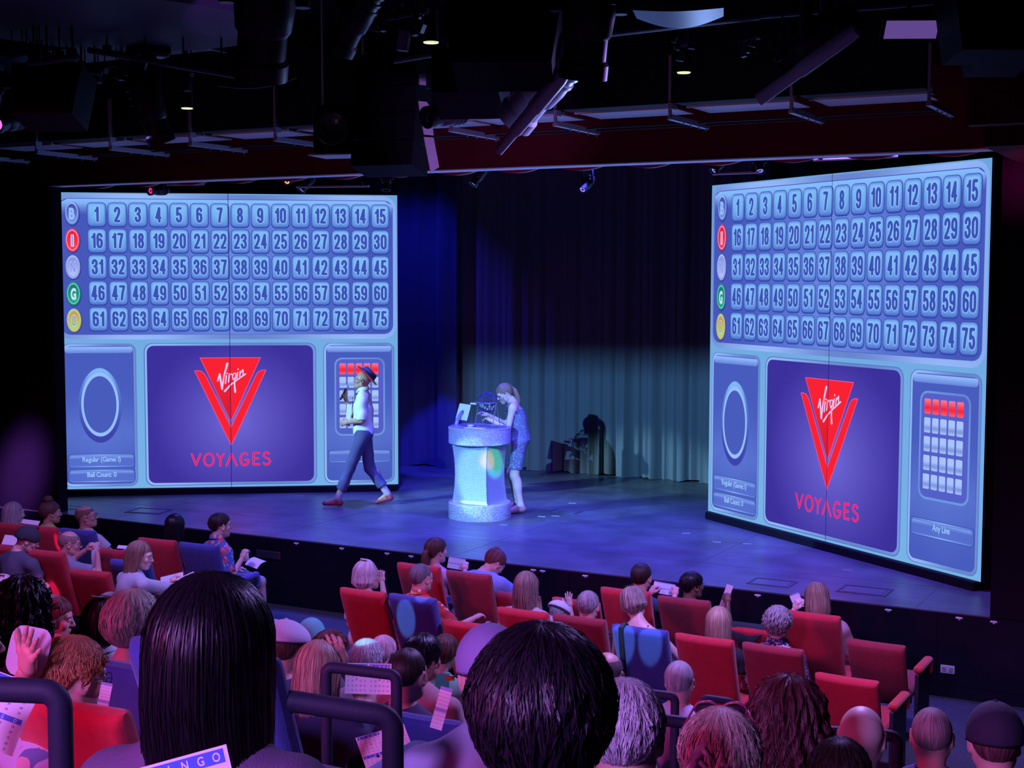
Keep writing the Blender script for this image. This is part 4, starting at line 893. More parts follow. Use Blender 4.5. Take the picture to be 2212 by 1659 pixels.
# ---------------------------------------------------------------- organic shapes: signed distance fields turned into meshes
def v3(*a): return np.array(a, dtype=float)
class Field:
    def __init__(self, lo, hi, h):
        self.ax = [np.arange(lo[i], hi[i] + h, h) for i in range(3)]; self.h = h
        self.F = np.full([len(a) for a in self.ax], 0.08, dtype=np.float32)
    def _sub(self, lo, hi, m):
        sl = []
        for i in range(3):
            a = self.ax[i]; i0 = int(np.searchsorted(a, lo[i] - m)); i1 = int(np.searchsorted(a, hi[i] + m)); sl.append(slice(max(i0, 0), max(i1, 0)))
        X = self.ax[0][sl[0]][:, None, None]; Y = self.ax[1][sl[1]][None, :, None]; Z = self.ax[2][sl[2]][None, None, :]
        return tuple(sl), X, Y, Z
    def put(self, sl, d, k, sub=False):
        f = self.F[sl]
        if f.size == 0: return
        if sub:
            d = -d; h = np.clip(.5 - .5 * (f - d) / k, 0, 1) if k else None
            self.F[sl] = (f * (1 - h) + d * h + k * h * (1 - h)) if k else np.maximum(f, d)
        else:
            if k:
                h = np.clip(.5 + .5 * (f - d) / k, 0, 1); self.F[sl] = f * (1 - h) + d * h - k * h * (1 - h)
            else: self.F[sl] = np.minimum(f, d)
    def cap(self, a, b, ra, rb=None, k=.02, sub=False, cut=False, flat=None):
        a, b = np.asarray(a, float), np.asarray(b, float); rb = ra if rb is None else rb; R = max(ra, rb)
        sl, X, Y, Z = self._sub(np.minimum(a, b) - R, np.maximum(a, b) + R, .05)
        d = b - a; L2 = max(float(d @ d), 1e-9)
        px, py, pz = X - a[0], Y - a[1], Z - a[2]
        t = (px * d[0] + py * d[1] + pz * d[2]) / L2; tc = np.clip(t, 0, 1)
        qx, qy, qz = px - tc * d[0], py - tc * d[1], pz - tc * d[2]
        if flat is not None:   # flattened cross-section: (direction, factor)
            n, f = np.asarray(flat[0], float), flat[1]; s = (qx * n[0] + qy * n[1] + qz * n[2]) * (f - 1)
            qx, qy, qz = qx + s * n[0], qy + s * n[1], qz + s * n[2]
        dist = np.sqrt(qx * qx + qy * qy + qz * qz) - (ra + (rb - ra) * tc)
        if cut: dist = np.maximum(dist, (t - 1) * math.sqrt(L2))
        self.put(sl, dist.astype(np.float32), k, sub)
    def ell(self, c, r, R=None, k=.02, sub=False):
        c = np.asarray(c, float); m = max(r); sl, X, Y, Z = self._sub(c - m, c + m, .05)
        p = [X - c[0], Y - c[1], Z - c[2]]
        if R is not None:
            Rn = np.asarray(R, float); p = [sum(Rn[j, i] * p[j] for j in range(3)) for i in range(3)]
        k0 = np.sqrt(sum((p[i] / r[i]) ** 2 for i in range(3))); k1 = np.sqrt(sum((p[i] / r[i] ** 2) ** 2 for i in range(3))) + 1e-9
        self.put(sl, (k0 * (k0 - 1) / k1).astype(np.float32), k, sub)
    def plane(self, p, n):   # keep the side opposite to n
        n = np.asarray(n, float); p = np.asarray(p, float)
        d = (self.ax[0][:, None, None] - p[0]) * n[0] + (self.ax[1][None, :, None] - p[1]) * n[1] + (self.ax[2][None, None, :] - p[2]) * n[2]
        self.F = np.maximum(self.F, d.astype(np.float32))
    def wrinkle(self, amp, seed=0, f=60):
        r = np.random.RandomState(seed); X, Y, Z = self.ax[0][:, None, None], self.ax[1][None, :, None], self.ax[2][None, None, :]
        for _ in range(3):
            w = r.uniform(-1, 1, 3) * f; w[2] += f * .5 * r.choice([-1, 1]); self.F = self.F + (amp * np.sin(X * w[0] + Y * w[1] + Z * w[2] + 2 * np.sin(X * w[1] * .4 + Z * w[0] * .3))).astype(np.float32)
    def mesh(self):
        F, (xs, ys, zs) = self.F, self.ax
        S = F < 0
        c = [S[i:S.shape[0] - 1 + i, j:S.shape[1] - 1 + j, k:S.shape[2] - 1 + k] for i in (0, 1) for j in (0, 1) for k in (0, 1)]
        anyc = np.zeros_like(c[0]); allc = np.ones_like(c[0])
        for q in c: anyc |= q; allc &= q
        act = anyc & ~allc; idx = -np.ones(act.shape, dtype=np.int64); I, J, K = np.nonzero(act); n = len(I); idx[I, J, K] = np.arange(n)
        acc = np.zeros((n, 3)); cnt = np.zeros(n)
        off = [(i, j, k) for i in (0, 1) for j in (0, 1) for k in (0, 1)]
        for a in range(8):
            for b in range(a + 1, 8):
                A, B = off[a], off[b]
                if sum(abs(A[i] - B[i]) for i in range(3)) != 1: continue
                fa, fb = F[I + A[0], J + A[1], K + A[2]], F[I + B[0], J + B[1], K + B[2]]
                m = (fa < 0) != (fb < 0); t = np.where(m, fa / np.where(m, fa - fb, 1), 0)
                P = np.stack([xs[I + A[0]] + t * (xs[I + B[0]] - xs[I + A[0]]), ys[J + A[1]] + t * (ys[J + B[1]] - ys[J + A[1]]), zs[K + A[2]] + t * (zs[K + B[2]] - zs[K + A[2]])], 1)
                acc[m] += P[m]; cnt[m] += 1
        V = acc / cnt[:, None]; Q = []
        for ax in range(3):
            o1, o2 = [(0, 1, 2), (1, 2, 0), (2, 0, 1)][ax][1:]
            sa = [slice(None)] * 3; sb = [slice(None)] * 3; sa[ax] = slice(0, -1); sb[ax] = slice(1, None)
            d = S[tuple(sa)] != S[tuple(sb)]; ii = list(np.nonzero(d))
            m = np.ones(len(ii[0]), bool)
            for o in (o1, o2): m &= (ii[o] > 0) & (ii[o] < F.shape[o] - 1)
            ii = [q[m] for q in ii]
            if not len(ii[0]): continue
            ins = S[tuple(sa)][ii[0], ii[1], ii[2]]
            def cell(a, b):
                q = [x.copy() for x in ii]; q[o1] -= a; q[o2] -= b; return idx[q[0], q[1], q[2]]
            q4 = np.stack([cell(1, 1), cell(0, 1), cell(0, 0), cell(1, 0)], 1); q4[~ins] = q4[~ins][:, ::-1]
            Q.append(q4)
        Q = np.concatenate(Q) if Q else np.zeros((0, 4), int)
        return V, Q[(Q >= 0).all(1)]
def join(parts):
    V, F, o = [], [], 0
    for v, f in parts: V.append(v); F.append(np.asarray(f) + o); o += len(v)
    return np.concatenate(V), np.concatenate(F)
def Rm(yaw=0, pitch=0, roll=0): return np.array(Matrix.Rotation(yaw, 3, 'Z') @ Matrix.Rotation(-pitch, 3, 'X') @ Matrix.Rotation(roll, 3, 'Y'))

_heads = {}
def head_mesh(kind='m', h=.0055):
    if (kind, h) in _heads: return _heads[(kind, h)]
    f = Field((-.11, -.13, -.21), (.11, .14, .135), h); w = 1.0 if kind == 'm' else .94
    f.ell((0, -.018, .022), (.077 * w, .096, .088), k=.0)
    f.ell((0, .028, -.03), (.060 * w, .060, .082), k=.03)
    f.ell((0, .040, -.075), (.046 * w, .040, .034), k=.03)
    f.ell((0, .074, -.098), (.020, .016, .016), k=.025)                     # chin
    f.cap((-.054 * w, .0, -.062), (-.022, .06, -.098), .016, .014, k=.03); f.cap((.054 * w, .0, -.062), (.022, .06, -.098), .016, .014, k=.03)
    f.cap((-.036, .072, .020), (.036, .072, .020), .014, k=.02)             # brow
    f.ell((-.042, .062, -.028), (.020, .018, .02), k=.02); f.ell((.042, .062, -.028), (.020, .018, .02), k=.02)
    f.ell((-.031, .096, .002), (.018, .014, .012), k=.012, sub=True); f.ell((.031, .096, .002), (.018, .014, .012), k=.012, sub=True)
    f.cap((0, .088, .006), (0, .108, -.030), .007, .011, k=.012)            # nose
    f.ell((-.011, .098, -.034), (.008, .009, .007), k=.008); f.ell((.011, .098, -.034), (.008, .009, .007), k=.008)
    f.ell((0, .087, -.058), (.025, .012, .006), k=.008); f.ell((0, .086, -.070), (.022, .012, .007), k=.008)
    f.cap((-.02, .103, -.064), (.02, .103, -.064), .003, k=.004, sub=True)
    for s in (-1, 1):
        R = Rm(s * -.35, .12); f.ell((s * .080 * w, -.004, -.012), (.009, .021, .033), R, k=.008)
        f.ell((s * .088 * w, .001, -.010), (.006, .012, .021), R, k=.004, sub=True); f.ell((s * .078 * w, .002, -.038), (.008, .011, .011), R, k=.006)
    r = .056 if kind == 'm' else .047
    f.cap((0, -.022, -.05), (0, -.042, -.24), r, r * 1.05, k=.03)
    _heads[(kind, h)] = f.mesh(); return _heads[(kind, h)]
_hands = {}
def hand_mesh(pose='relax'):
    """left-hand template, wrist at origin, fingers along +Y, palm facing -Z, thumb on +X"""
    if pose in _hands: return _hands[pose]
    f = Field((-.07, -.05, -.09), (.09, .21, .06), .0038)
    f.cap((0, -.03, 0), (0, .02, 0), .026, .027, k=.0, flat=((0, 0, 1), 1.35))
    f.cap((-.018, .03, 0), (-.02, .078, .002), .019, .014, k=.02); f.cap((.018, .03, 0), (.02, .082, .002), .019, .014, k=.02); f.cap((0, .03, 0), (0, .085, .003), .018, .014, k=.015)
    curl = {'relax': (.35, .45, .35), 'open': (.05, .1, .08), 'grip': (1.25, 1.45, 1.0), 'hold': (.8, .55, .4)}[pose]; spread = {'open': .16, 'relax': .06, 'grip': .0, 'hold': .03}[pose]
    for i, (x, L) in enumerate(((.029, .072), (.010, .080), (-.010, .075), (-.028, .060))):
        p = v3(x, .083 - abs(i - 1.2) * .004, .003); a = 0.0; yaw = (1.5 - i) * spread
        for j, fr in enumerate((.45, .30, .25)):
            a += curl[j] * (1 + .1 * i * (pose == 'relax')); q = p + L * fr * v3(math.sin(yaw) * math.cos(a), math.cos(yaw) * math.cos(a), -math.sin(a))
            f.cap(p, q, .0088 - .0008 * j, .0082 - .0009 * j, k=.006); p = q
    tp = {'open': ((.052, .045, -.004), (.078, .072, -.006), (.092, .096, -.006)), 'relax': ((.045, .045, -.014), (.058, .078, -.024), (.056, .104, -.03)), 'grip': ((.040, .045, -.022), (.034, .078, -.042), (.012, .092, -.052)), 'hold': ((.042, .048, -.02), (.044, .084, -.038), (.032, .108, -.046))}[pose]
    p = v3(.018, .012, -.004)
    for j, q in enumerate(tp): q = v3(*q); f.cap(p, q, .0145 - .002 * j, .0125 - .0018 * j, k=.01); p = q
    _hands[pose] = f.mesh(); return _hands[pose]
def place_hand(wrist, dirv, palm, side, pose, s=1.0):
    V, F = hand_mesh(pose); V = V * s
    if side > 0: V = V * v3(-1, 1, 1); F = np.asarray(F)[:, ::-1]
    y = np.asarray(dirv, float); y /= np.linalg.norm(y); z = -np.asarray(palm, float); z -= y * (z @ y)
    if np.linalg.norm(z) < 1e-3: z = np.array([0, 0, 1.0]) - y * y[2]
    z /= np.linalg.norm(z); x = np.cross(y, z)
    return V @ np.stack([x, y, z]) + np.asarray(wrist), F

# ---------------------------------------------------------------- hair
HS = dict(
    short=dict(front=.058, side=.012, back=-.074, hug=1, thick=.010, curl=.0022), buzz=dict(front=.062, side=.02, back=-.07, hug=1, thick=.004, ridge=.15),
    crop=dict(front=.05, side=.0, back=-.082, hug=1, thick=.015, curl=.0022), bob=dict(front=.05, side=-.10, back=-.125, hug=0, thick=.024, flare=.12, gate=.95),
    long=dict(front=.055, side=-.22, back=-.30, hug=0, thick=.018, flare=.10, gate=.9), straight=dict(ridge=.4, front=.055, side=-.26, back=-.34, hug=0, thick=.016, flare=.02, gate=.85),
    up=dict(front=.055, side=.0, back=-.07, hug=1, thick=.012), curly=dict(front=.05, side=-.02, back=-.085, hug=1, thick=.030, curl=.010), curllong=dict(front=.05, side=-.20, back=-.25, hug=0, thick=.035, flare=.38, curl=.012, gate=.9),
    ring=dict(front=.03, side=.0, back=-.075, hug=1, thick=.006, start=.95, ridge=.3), thin=dict(front=.06, side=.01, back=-.075, hug=1, thick=.005, ridge=.3))
def hair_mesh(style, nu=110, nv=30, seed=0, strands=0, thick=None, length=1.0, back=None):
    s = dict(HS[style]); rnd = np.random.RandomState(seed); th = thick if thick is not None else s['thick']
    if back is not None: s['back'] = back; s['side'] = back * .85
    ax_, ay, az = .077 + th * .8, .097 + th, .090 + th; c = v3(0, -.018, .022)
    keys = [(0, s['front']), (32, s['front'] - .004), (52, s['front'] - .018)]
    g = s.get('gate')
    if g is None: keys += [(70, .01), (80, -.022), (92, .008), (104, .004), (118, -.038), (140, s['back'] * .9), (180, s['back'])]
    else: keys += [(62, .0), (72, s['side'] * .7), (90, s['side']), (130, s['side'] * .6 + s['back'] * .4), (180, s['back'])]
    ka, kz = np.array([k[0] for k in keys]), np.array([k[1] for k in keys])
    fq = 2.6 if nu > 300 else 1; R1 = [(int(rnd.randint(20, 34) * fq), rnd.uniform(0, 6.3)), (int(rnd.randint(40, 60) * fq), rnd.uniform(0, 6.3)), (rnd.randint(9, 14), rnd.uniform(0, 6.3))]; ampk = .55 if nu > 300 else 1
    amp = s.get('ridge', 1.0) * (.0012 if s['hug'] else .0018) * ampk
    def path(phi, v, out=0.0, jit=0.0):
        """phi, v arrays -> points"""
        hem = np.interp(np.degrees(np.abs((phi + np.pi) % (2 * np.pi) - np.pi)), ka, kz) + jit
        st = s.get('start', 0.0)
        zl = (hem - c[2]) / az
        if s['hug']:
            thE = np.arccos(np.clip(zl, -.93, 1)); th_ = st + (thE - st) * v
            r = np.sin(th_); z = np.cos(th_)
            x, y, zz = ax_ * r, ay * r, az * z
        else:
            thE = np.arccos(np.clip(zl, 0, 1)); low = zl < 0; drop = np.where(low, -(zl) * az, 0)
            arc = thE * .092; tot = arc + drop; d = v * tot
            a = np.clip(d / .092, 0, thE); dd = np.maximum(d - arc, 0)
            r = np.sin(a) * (1 + s.get('flare', 0) * np.minimum(dd / .16, 1.3) * (1 - .25 * np.clip(dd / .3, 0, 1)) ); tuck = np.clip(dd - (drop - .05), 0, .05) * (1.2 if style == 'bob' else .3)
            x, y, zz = ax_ * r - tuck, ay * r - tuck, az * np.cos(a) - dd
            y = y - np.where(low, np.clip(dd - .10, 0, .2) * .25, 0)
        sx, cy_ = np.sin(phi), np.cos(phi)
        w = np.clip(v * 4, 0, 1)
        dsp = amp * w * (np.sin(phi * R1[0][0] + R1[0][1] + 1.5 * np.sin(v * 3 + R1[2][1])) + .7 * np.sin(phi * R1[1][0] + R1[1][1] + 2 * v) + .9 * np.sin(phi * R1[2][0] + v * 2))
        if s.get('curl'): dsp = dsp * .5 + s['curl'] * w ** .5 * (np.sin(phi * 13 + v * 17 + R1[0][1]) * np.sin(v * 23 - phi * 7) + .6 * np.sin(phi * 29 + v * 41) )
        k = 1 + (dsp + out) / .1
        return np.stack([c[0] - sx * x * k, c[1] + cy_ * y * k, c[2] + zz + (dsp + out) * .6 * np.clip(1 - v * 2, 0, 1)], -1)
    ph = np.linspace(0, 2 * np.pi, nu, endpoint=False)[None, :]; vv = np.linspace(0, 1, nv)[:, None]
    jit = rnd.uniform(-1, 1, nu)[None, :] * (.004 if s['hug'] else .010)
    P = path(ph + 0 * vv, vv + 0 * ph, 0, jit); inner = P[-1] * v3(.86, .86, 1) + v3(0, -.003, .006)
    P = np.concatenate([P, inner[None]]); V = P.reshape(-1, 3)
    i = np.arange(nu); j = (i + 1) % nu
    F = np.concatenate([np.stack([r * nu + i, (r + 1) * nu + i, (r + 1) * nu + j, r * nu + j], 1) for r in range(nv)])
    uv = np.stack(np.broadcast_arrays((ph / (2 * np.pi)), np.concatenate([vv, [[1.0]]])), -1).reshape(-1, 2)
    if strands:
        m = 9; p0 = rnd.uniform(0, 2 * np.pi, strands)[:, None]; v0 = rnd.uniform(s.get('start', 0) * .2, .55, strands)[:, None]; v1 = np.clip(v0 + rnd.uniform(.35, .7, strands)[:, None], 0, 1.03)
        t = np.linspace(0, 1, m)[None, :]; ov = (rnd.uniform(.0005, .007, strands) * (1.6 if s.get('curl') else 1))[:, None] * np.sin(t * 2.6 + .2)
        pj = p0 + rnd.uniform(-.12, .12, strands)[:, None] * t + (.05 * np.sin(t * 9 + p0 * 7) if s.get('curl') else 0)
        A = path(pj, v0 + (v1 - v0) * t, ov, rnd.uniform(-.01, .012, strands)[:, None]); wd = .0011 + .0008 * rnd.rand(strands)[:, None]
        B = path(pj + wd / .09, v0 + (v1 - v0) * t, ov, 0)
        o = len(V); V = np.concatenate([V, A.reshape(-1, 3), B.reshape(-1, 3)])
        k = np.arange(strands)[:, None] * m + np.arange(m - 1)[None, :]; k = k.ravel(); nB = strands * m
        F = np.concatenate([F, np.stack([o + k, o + k + 1, o + nB + k + 1, o + nB + k], 1)])
        u2 = np.stack(np.broadcast_arrays(p0 / 6.2832, t), -1).reshape(-1, 2); uv = np.concatenate([uv, u2, u2])
    return V, F, uv
def hair_mat(name, c, rough=.5, tint=None):
    rough = rough + .1
    if 'hair_' + name in _cache: return _cache['hair_' + name]
    m = mat('hair_' + name, c, rough, spec=.3); nt = m.node_tree; b = nt.nodes['Principled BSDF']
    uvn = nt.nodes.new('ShaderNodeTexCoord'); mp = nt.nodes.new('ShaderNodeMapping'); mp.inputs['Scale'].default_value = (150, 2.2, 1)
    n = nt.nodes.new('ShaderNodeTexNoise'); n.inputs['Scale'].default_value = 1; n.inputs['Detail'].default_value = 4
    r = nt.nodes.new('ShaderNodeValToRGB'); r.color_ramp.elements[0].position = .35; r.color_ramp.elements[1].position = .68
    r.color_ramp.elements[0].color = (*[x * .45 for x in c], 1); r.color_ramp.elements[1].color = (*(tint or [min(1, x * 1.5) for x in c]), 1)
    bp = nt.nodes.new('ShaderNodeBump'); bp.inputs['Strength'].default_value = .3 if name == 'black' else .5; bp.inputs['Distance'].default_value = .004
    nt.links.new(uvn.outputs['UV'], mp.inputs[0]); nt.links.new(mp.outputs[0], n.inputs['Vector']); nt.links.new(n.outputs['Fac'], r.inputs[0]); nt.links.new(r.outputs[0], b.inputs['Base Color'])
    nt.links.new(n.outputs['Fac'], bp.inputs['Height']); nt.links.new(bp.outputs[0], b.inputs['Normal'])
    b.inputs['Anisotropic'].default_value = .5
    _cache['hair_' + name] = m; return m
HC = dict(black=((.008, .006, .010), .3), dark=((.03, .018, .015), .42), brown=((.10, .05, .035), .45), auburn=((.16, .045, .04), .45), grey=((.36, .33, .34), .5), white=((.62, .58, .60), .5),
          blonde=((.50, .36, .24), .42), darkblonde=((.28, .18, .12), .45), red=((.42, .13, .06), .5), pink=((.6, .42, .45), .5), greyblonde=((.62, .56, .42), .45), salt=((.16, .14, .15), .5))
def skin_mat(key):
    c = dict(fair=(.62, .40, .32), tan=(.42, .24, .16), brown=(.16, .085, .05), pale=(.72, .52, .44), ruddy=(.60, .32, .26))[key]
    if 'skin_' + key not in _cache:
        m = mat('skin_' + key, c, .5, bump=.06, bscale=300, var=.10, vscale=9); _cache['skin_' + key] = m
        b = m.node_tree.nodes['Principled BSDF']; b.inputs['Subsurface Weight'].default_value = 0.0
    return _cache['skin_' + key]
def floral(name, base, cols, scale=16, thr=.34):
    if name in _cache: return _cache[name]
    m = mat(name, base, .85); nt = m.node_tree; b = nt.nodes['Principled BSDF']; tc = nt.nodes['Texture Coordinate']; prev = None
    for i, c in enumerate(cols):
        ns = nt.nodes.new('ShaderNodeTexNoise'); ns.inputs['Scale'].default_value = scale * .8 + i * 3
        sm = nt.nodes.new('ShaderNodeMixRGB'); sm.inputs[0].default_value = .08
        v = nt.nodes.new('ShaderNodeTexVoronoi'); v.inputs['Scale'].default_value = scale * (1 + .25 * i)
        r = nt.nodes.new('ShaderNodeValToRGB'); r.color_ramp.elements[0].position = thr - .04 * i; r.color_ramp.elements[1].position = thr - .04 * i + .02
        r.color_ramp.elements[0].color = (1, 1, 1, 1); r.color_ramp.elements[1].color = (0, 0, 0, 1)
        mx = nt.nodes.new('ShaderNodeMixRGB'); mx.inputs[2].default_value = (*c, 1)
        if prev is None: mx.inputs[1].default_value = (*base, 1)
        else: nt.links.new(prev, mx.inputs[1])
        nt.links.new(tc.outputs['Object'], sm.inputs[1]); nt.links.new(tc.outputs['Object'], ns.inputs['Vector']); nt.links.new(ns.outputs['Color'], sm.inputs[2])
        nt.links.new(sm.outputs[0], v.inputs['Vector']); nt.links.new(v.outputs['Distance'], r.inputs[0]); nt.links.new(r.outputs[0], mx.inputs[0]); prev = mx.outputs[0]
    nt.links.new(prev, b.inputs['Base Color']); _cache[name] = m; return m
def cloth(name, c, rough=.85): return M('cloth_' + name, c, rough, bump=.25, bscale=220, var=.12, vscale=5)

# ---------------------------------------------------------------- people
def arm_targets(kind, sh, s, lean):
    """elbow, wrist, palm normal, hand pose"""
    sh = np.asarray(sh)
    T = dict(lap=((s * .05, .03 + lean * .1, -.27), (-s * .09, .24, .00), (0, 0, -1), 'relax'), card=((s * .05, .10, -.25), (-s * .06, .22, .07), (-s, .2, -.2), 'hold'),
             high=((s * .06, .20, -.16), (-s * .10, .14, .19), (-s * .6, .7, 0), 'hold'), face=((s * .06, .19, -.18), (-s * .08, .03, .25), (-s * .9, -.3, 0), 'relax'),
             up=((s * .16, .16, -.02), (-s * .04, .10, .24), (0, 1, 0), 'hold'), wide=((s * .15, .12, -.20), (s * .06, .23, .06), (0, 0, -1), 'relax'), forward=((s * .07, .20, -.16), (s * .0, .25, .03), (0, .1, -1), 'relax'),
             headhand=((s * .22, .12, .06), (-s * .16, .02, .20), (-s, 0, -.3), 'relax'))[kind]
    e = sh + v3(*T[0]); return e, e + v3(*T[1]), T[2], T[3]
def person(P, label, skin='fair', hair=('short', 'brown'), shirt=None, yaw=0., lean=.08, hy=0., hp=.05, hr=0., arms=('lap', 'lap'), kind='m', g=1.0, sleeve=.55, legs='trousers', legc=(.03, .03, .05), D=None,
           scale=1.0, res=.0135, near=False, glasses=False, cap=None, strands=None, seed=0, J=None, side=0., neckline=.0, extra=None, floor=None, name='person', hair_kw=None, shoes=(.05, .04, .05), straps=False, hands=None, hpose='hold', group='spectators in the stalls'):
    """P = (px, py) of the crown and either D (distance) or floor height"""
    w = 1.0 if kind == 'm' else .9
    if J is None:
        up = v3(math.sin(side), math.sin(lean), 1); up /= np.linalg.norm(up)
        pel = v3(0, 0, .52); neck = pel + up * .465
        J = dict(pel=pel, chest=pel + up * .34, neck=neck)
        for s, n in ((-1, 'L'), (1, 'R')):
            sh = neck - up * .09 + v3(s * .198 * (1 if kind == 'm' else .93) * (1 + .35 * max(0, g - 1)), .0, 0)
            J['sh' + n] = sh; e, wr, palm, pose = arm_targets(arms[0 if s < 0 else 1], sh, s, lean)
            J['el' + n], J['wr' + n], J['palm' + n], J['hand' + n] = e, wr, palm, pose
            J['hip' + n] = v3(s * .09, .03, .51); J['kn' + n] = v3(s * .12, .46, .51); J['an' + n] = v3(s * .12, .50, .09); J['to' + n] = v3(s * .13, .64, .035)
    Rh = J.get('Rh') if 'Rh' in J else Rm(math.radians(hy), hp, hr)
    def head(hs): h_ = np.asarray(J['neck']) + Rh @ v3(0, .025, .05 + .115 * hs); return h_, h_ + Rh @ v3(0, -.018, .11) * hs
    hs = 1.0 if (D or 9) < 5 or J.get('stand') else 1.06; hc, crown = head(hs)
    ry = math.radians(yaw)
    if floor is not None and D is None:
        world_p = at_z(P[0], P[1], floor + crown[2] * scale)
        st_loc = world_p - Matrix.Rotation(ry, 3, 'Z') @ Vector(crown * scale)
        best = min(((s_[0] - st_loc.x) ** 2 * 4 + (s_[1] - st_loc.y) ** 2, s_) for s_ in SEAT_POS)
        if best[0] < .5:
            for _ in range(4):
                hs = 1.07 / scale; hc, crown = head(hs); cw = Matrix.Rotation(ry, 3, 'Z') @ Vector(crown * scale); world_p = at_n(P[0], P[1], best[1][1] + .05 + cw.y); scale = max(.86, min(1.12, (world_p.z - floor) / crown[2]))
    else: world_p = at_d(P[0], P[1], D)
    off = Matrix.Rotation(ry, 3, 'Z') @ Vector(crown * scale)
    t = thing(name, label, 'person', world_p - off, ry, group, scale)
    for n_, (wx, wy, wD) in (hands or {}).items():
        tgt = at_d(wx, wy, wD); q = (Matrix.Rotation(-ry, 3, 'Z') @ (tgt - t.location)) / scale; q = v3(*q); s = -1 if n_ == 'L' else 1
        sh = np.asarray(J['sh' + n_]); dd = q - sh; L = np.linalg.norm(dd); fdir = dd / L; wr = q - fdir * .05; L = max(L - .05, .12)
        u_, f_ = .28, .25; 
        if L > .50: u_, f_ = L * .54, L * .47
        ca = (u_ * u_ + L * L - f_ * f_) / (2 * u_ * L); ca = max(-1, min(1, ca)); pole = v3(s * .35, -.1, -1); pole -= fdir * (pole @ fdir); pole /= np.linalg.norm(pole)
        el = sh + fdir * u_ * ca + pole * u_ * math.sqrt(max(0, 1 - ca * ca)); J['el' + n_], J['wr' + n_] = el, wr; J['palm' + n_] = v3(-s * .4, .8, -.3) if hpose != 'open' else v3(0, 1, 0); J['hand' + n_] = hpose; J['hd' + n_] = (wr - el) + v3(0, 0, .12)
    # ---- body (one mesh)
    pts = [np.asarray(v) for k, v in J.items() if k in ('pel', 'chest', 'neck') or k[:2] in ('sh', 'el', 'wr', 'hi', 'kn', 'an', 'to') and len(k) <= 4]
    lo, hi = np.min(pts, 0) - .2, np.max(pts, 0) + .2
    sk = J.get('legskin', legs != 'trousers')
    f = Field(lo, hi, res)
    pel, ch, nk = (np.asarray(J[k]) for k in ('pel', 'chest', 'neck')); up = (nk - pel) / np.linalg.norm(nk - pel); fwd = v3(0, 1, 0)
    def torso(f, o=0.0, k=.05, low=True):
        if low: f.ell(pel, (.165 * g + o, .125 * g + o, .12 + o), k=k)
        f.cap(pel, ch - up * .05, .115 * g + o, .12 * g + o, k=k); f.ell(pel + (ch - pel) * .45 + fwd * .01 * g, (.145 * g * w + o, .112 * g + o, .16 + o), k=k)
        f.ell(ch - up * .02, (.158 * g * w + o, .115 * g + o, .17 + o), k=k)
        f.cap(np.asarray(J['shL']) + v3(.02, 0, -.01), np.asarray(J['shR']) + v3(-.02, 0, -.01), .058 * g ** .5 + o, k=k)
        for n, s in (('L', -1), ('R', 1)): f.cap(np.asarray(J['sh' + n]) + v3(-s * .06, -.005, .02), nk + v3(0, -.01, .01), .042 + o, .046 + o * .5, k=k)
    torso(f); f.cap(nk - up * .05, nk + up * .05 + v3(0, 0, .01), .052 if kind == 'm' else .045, k=.04)
    ga = g ** .6
    for n in 'LR':
        f.cap(J['sh' + n], J['el' + n], .050 * ga, .040 * ga, k=.035); f.cap(J['el' + n], J['wr' + n], .040 * ga, .027, k=.02)
        f.cap(J['hip' + n], J['kn' + n], .085 * ga, .058, k=.05); f.cap(J['kn' + n], J['an' + n], .056, .038, k=.03)
        mid = np.asarray(J['kn' + n]) * .65 + np.asarray(J['an' + n]) * .35; f.ell(mid + v3(0, -.018, 0), (.048, .05, .11), k=.03)
        f.cap(J['an' + n], J['to' + n], .036, .026, k=.02); f.cap(J['an' + n], np.asarray(J['an' + n]) + v3(0, -.03, -.045), .034, .032, k=.02)
    parts = [f.mesh()]
    hv, hf = head_mesh(kind, .0045 if near else .0055); parts.append(((hv * hs @ Rh.T) + hc, hf))
    for n, s in (('L', -1), ('R', 1)):
        wr, el = np.asarray(J['wr' + n]), np.asarray(J['el' + n]); parts.append(place_hand(wr, J.get('hd' + n, wr - el + v3(0, .03, 0)), J['palm' + n], s, J['hand' + n]))
    V, F = join(parts); obj('body', V, F, skin_mat(skin), t, smooth=True)
    # ---- clothes
    if shirt is not None:
        o = .013 if g < 1.25 else .018; f = Field(lo, hi, res)
        torso(f, o, .05)
        for n, s in (('L', -1), ('R', 1)):
            sh, el, wr = (np.asarray(J[q + n]) for q in ('sh', 'el', 'wr'))
            if not straps:
                if sleeve <= 1: f.cap(sh, sh + (el - sh) * sleeve, .062 * ga + o * .5, .056 * ga + o, k=.03, cut=True)
                else: f.cap(sh, el, .060 * ga + o * .6, .050 * ga + o, k=.03); f.cap(el, el + (wr - el) * (sleeve - 1), .050 * ga + o * .6, .036 + o * .8, k=.02, cut=True)
        f.wrinkle(.0016 if not near else .002, seed, 45)
        nb = nk + up * (.045 - neckline) + v3(0, -.02, 0); f.plane(nb, up + v3(0, -.25 + neckline * 2, 0))
        f.cap(nk - up * .03, nk + up * .12, .055, .055, k=.008, sub=True)
        if J.get('stand'): f.plane(pel + v3(0, 0, -.02), (0, 0, -1))
        sv, sf = f.mesh(); so = obj('shirt', sv, sf, shirt, t, smooth=True)
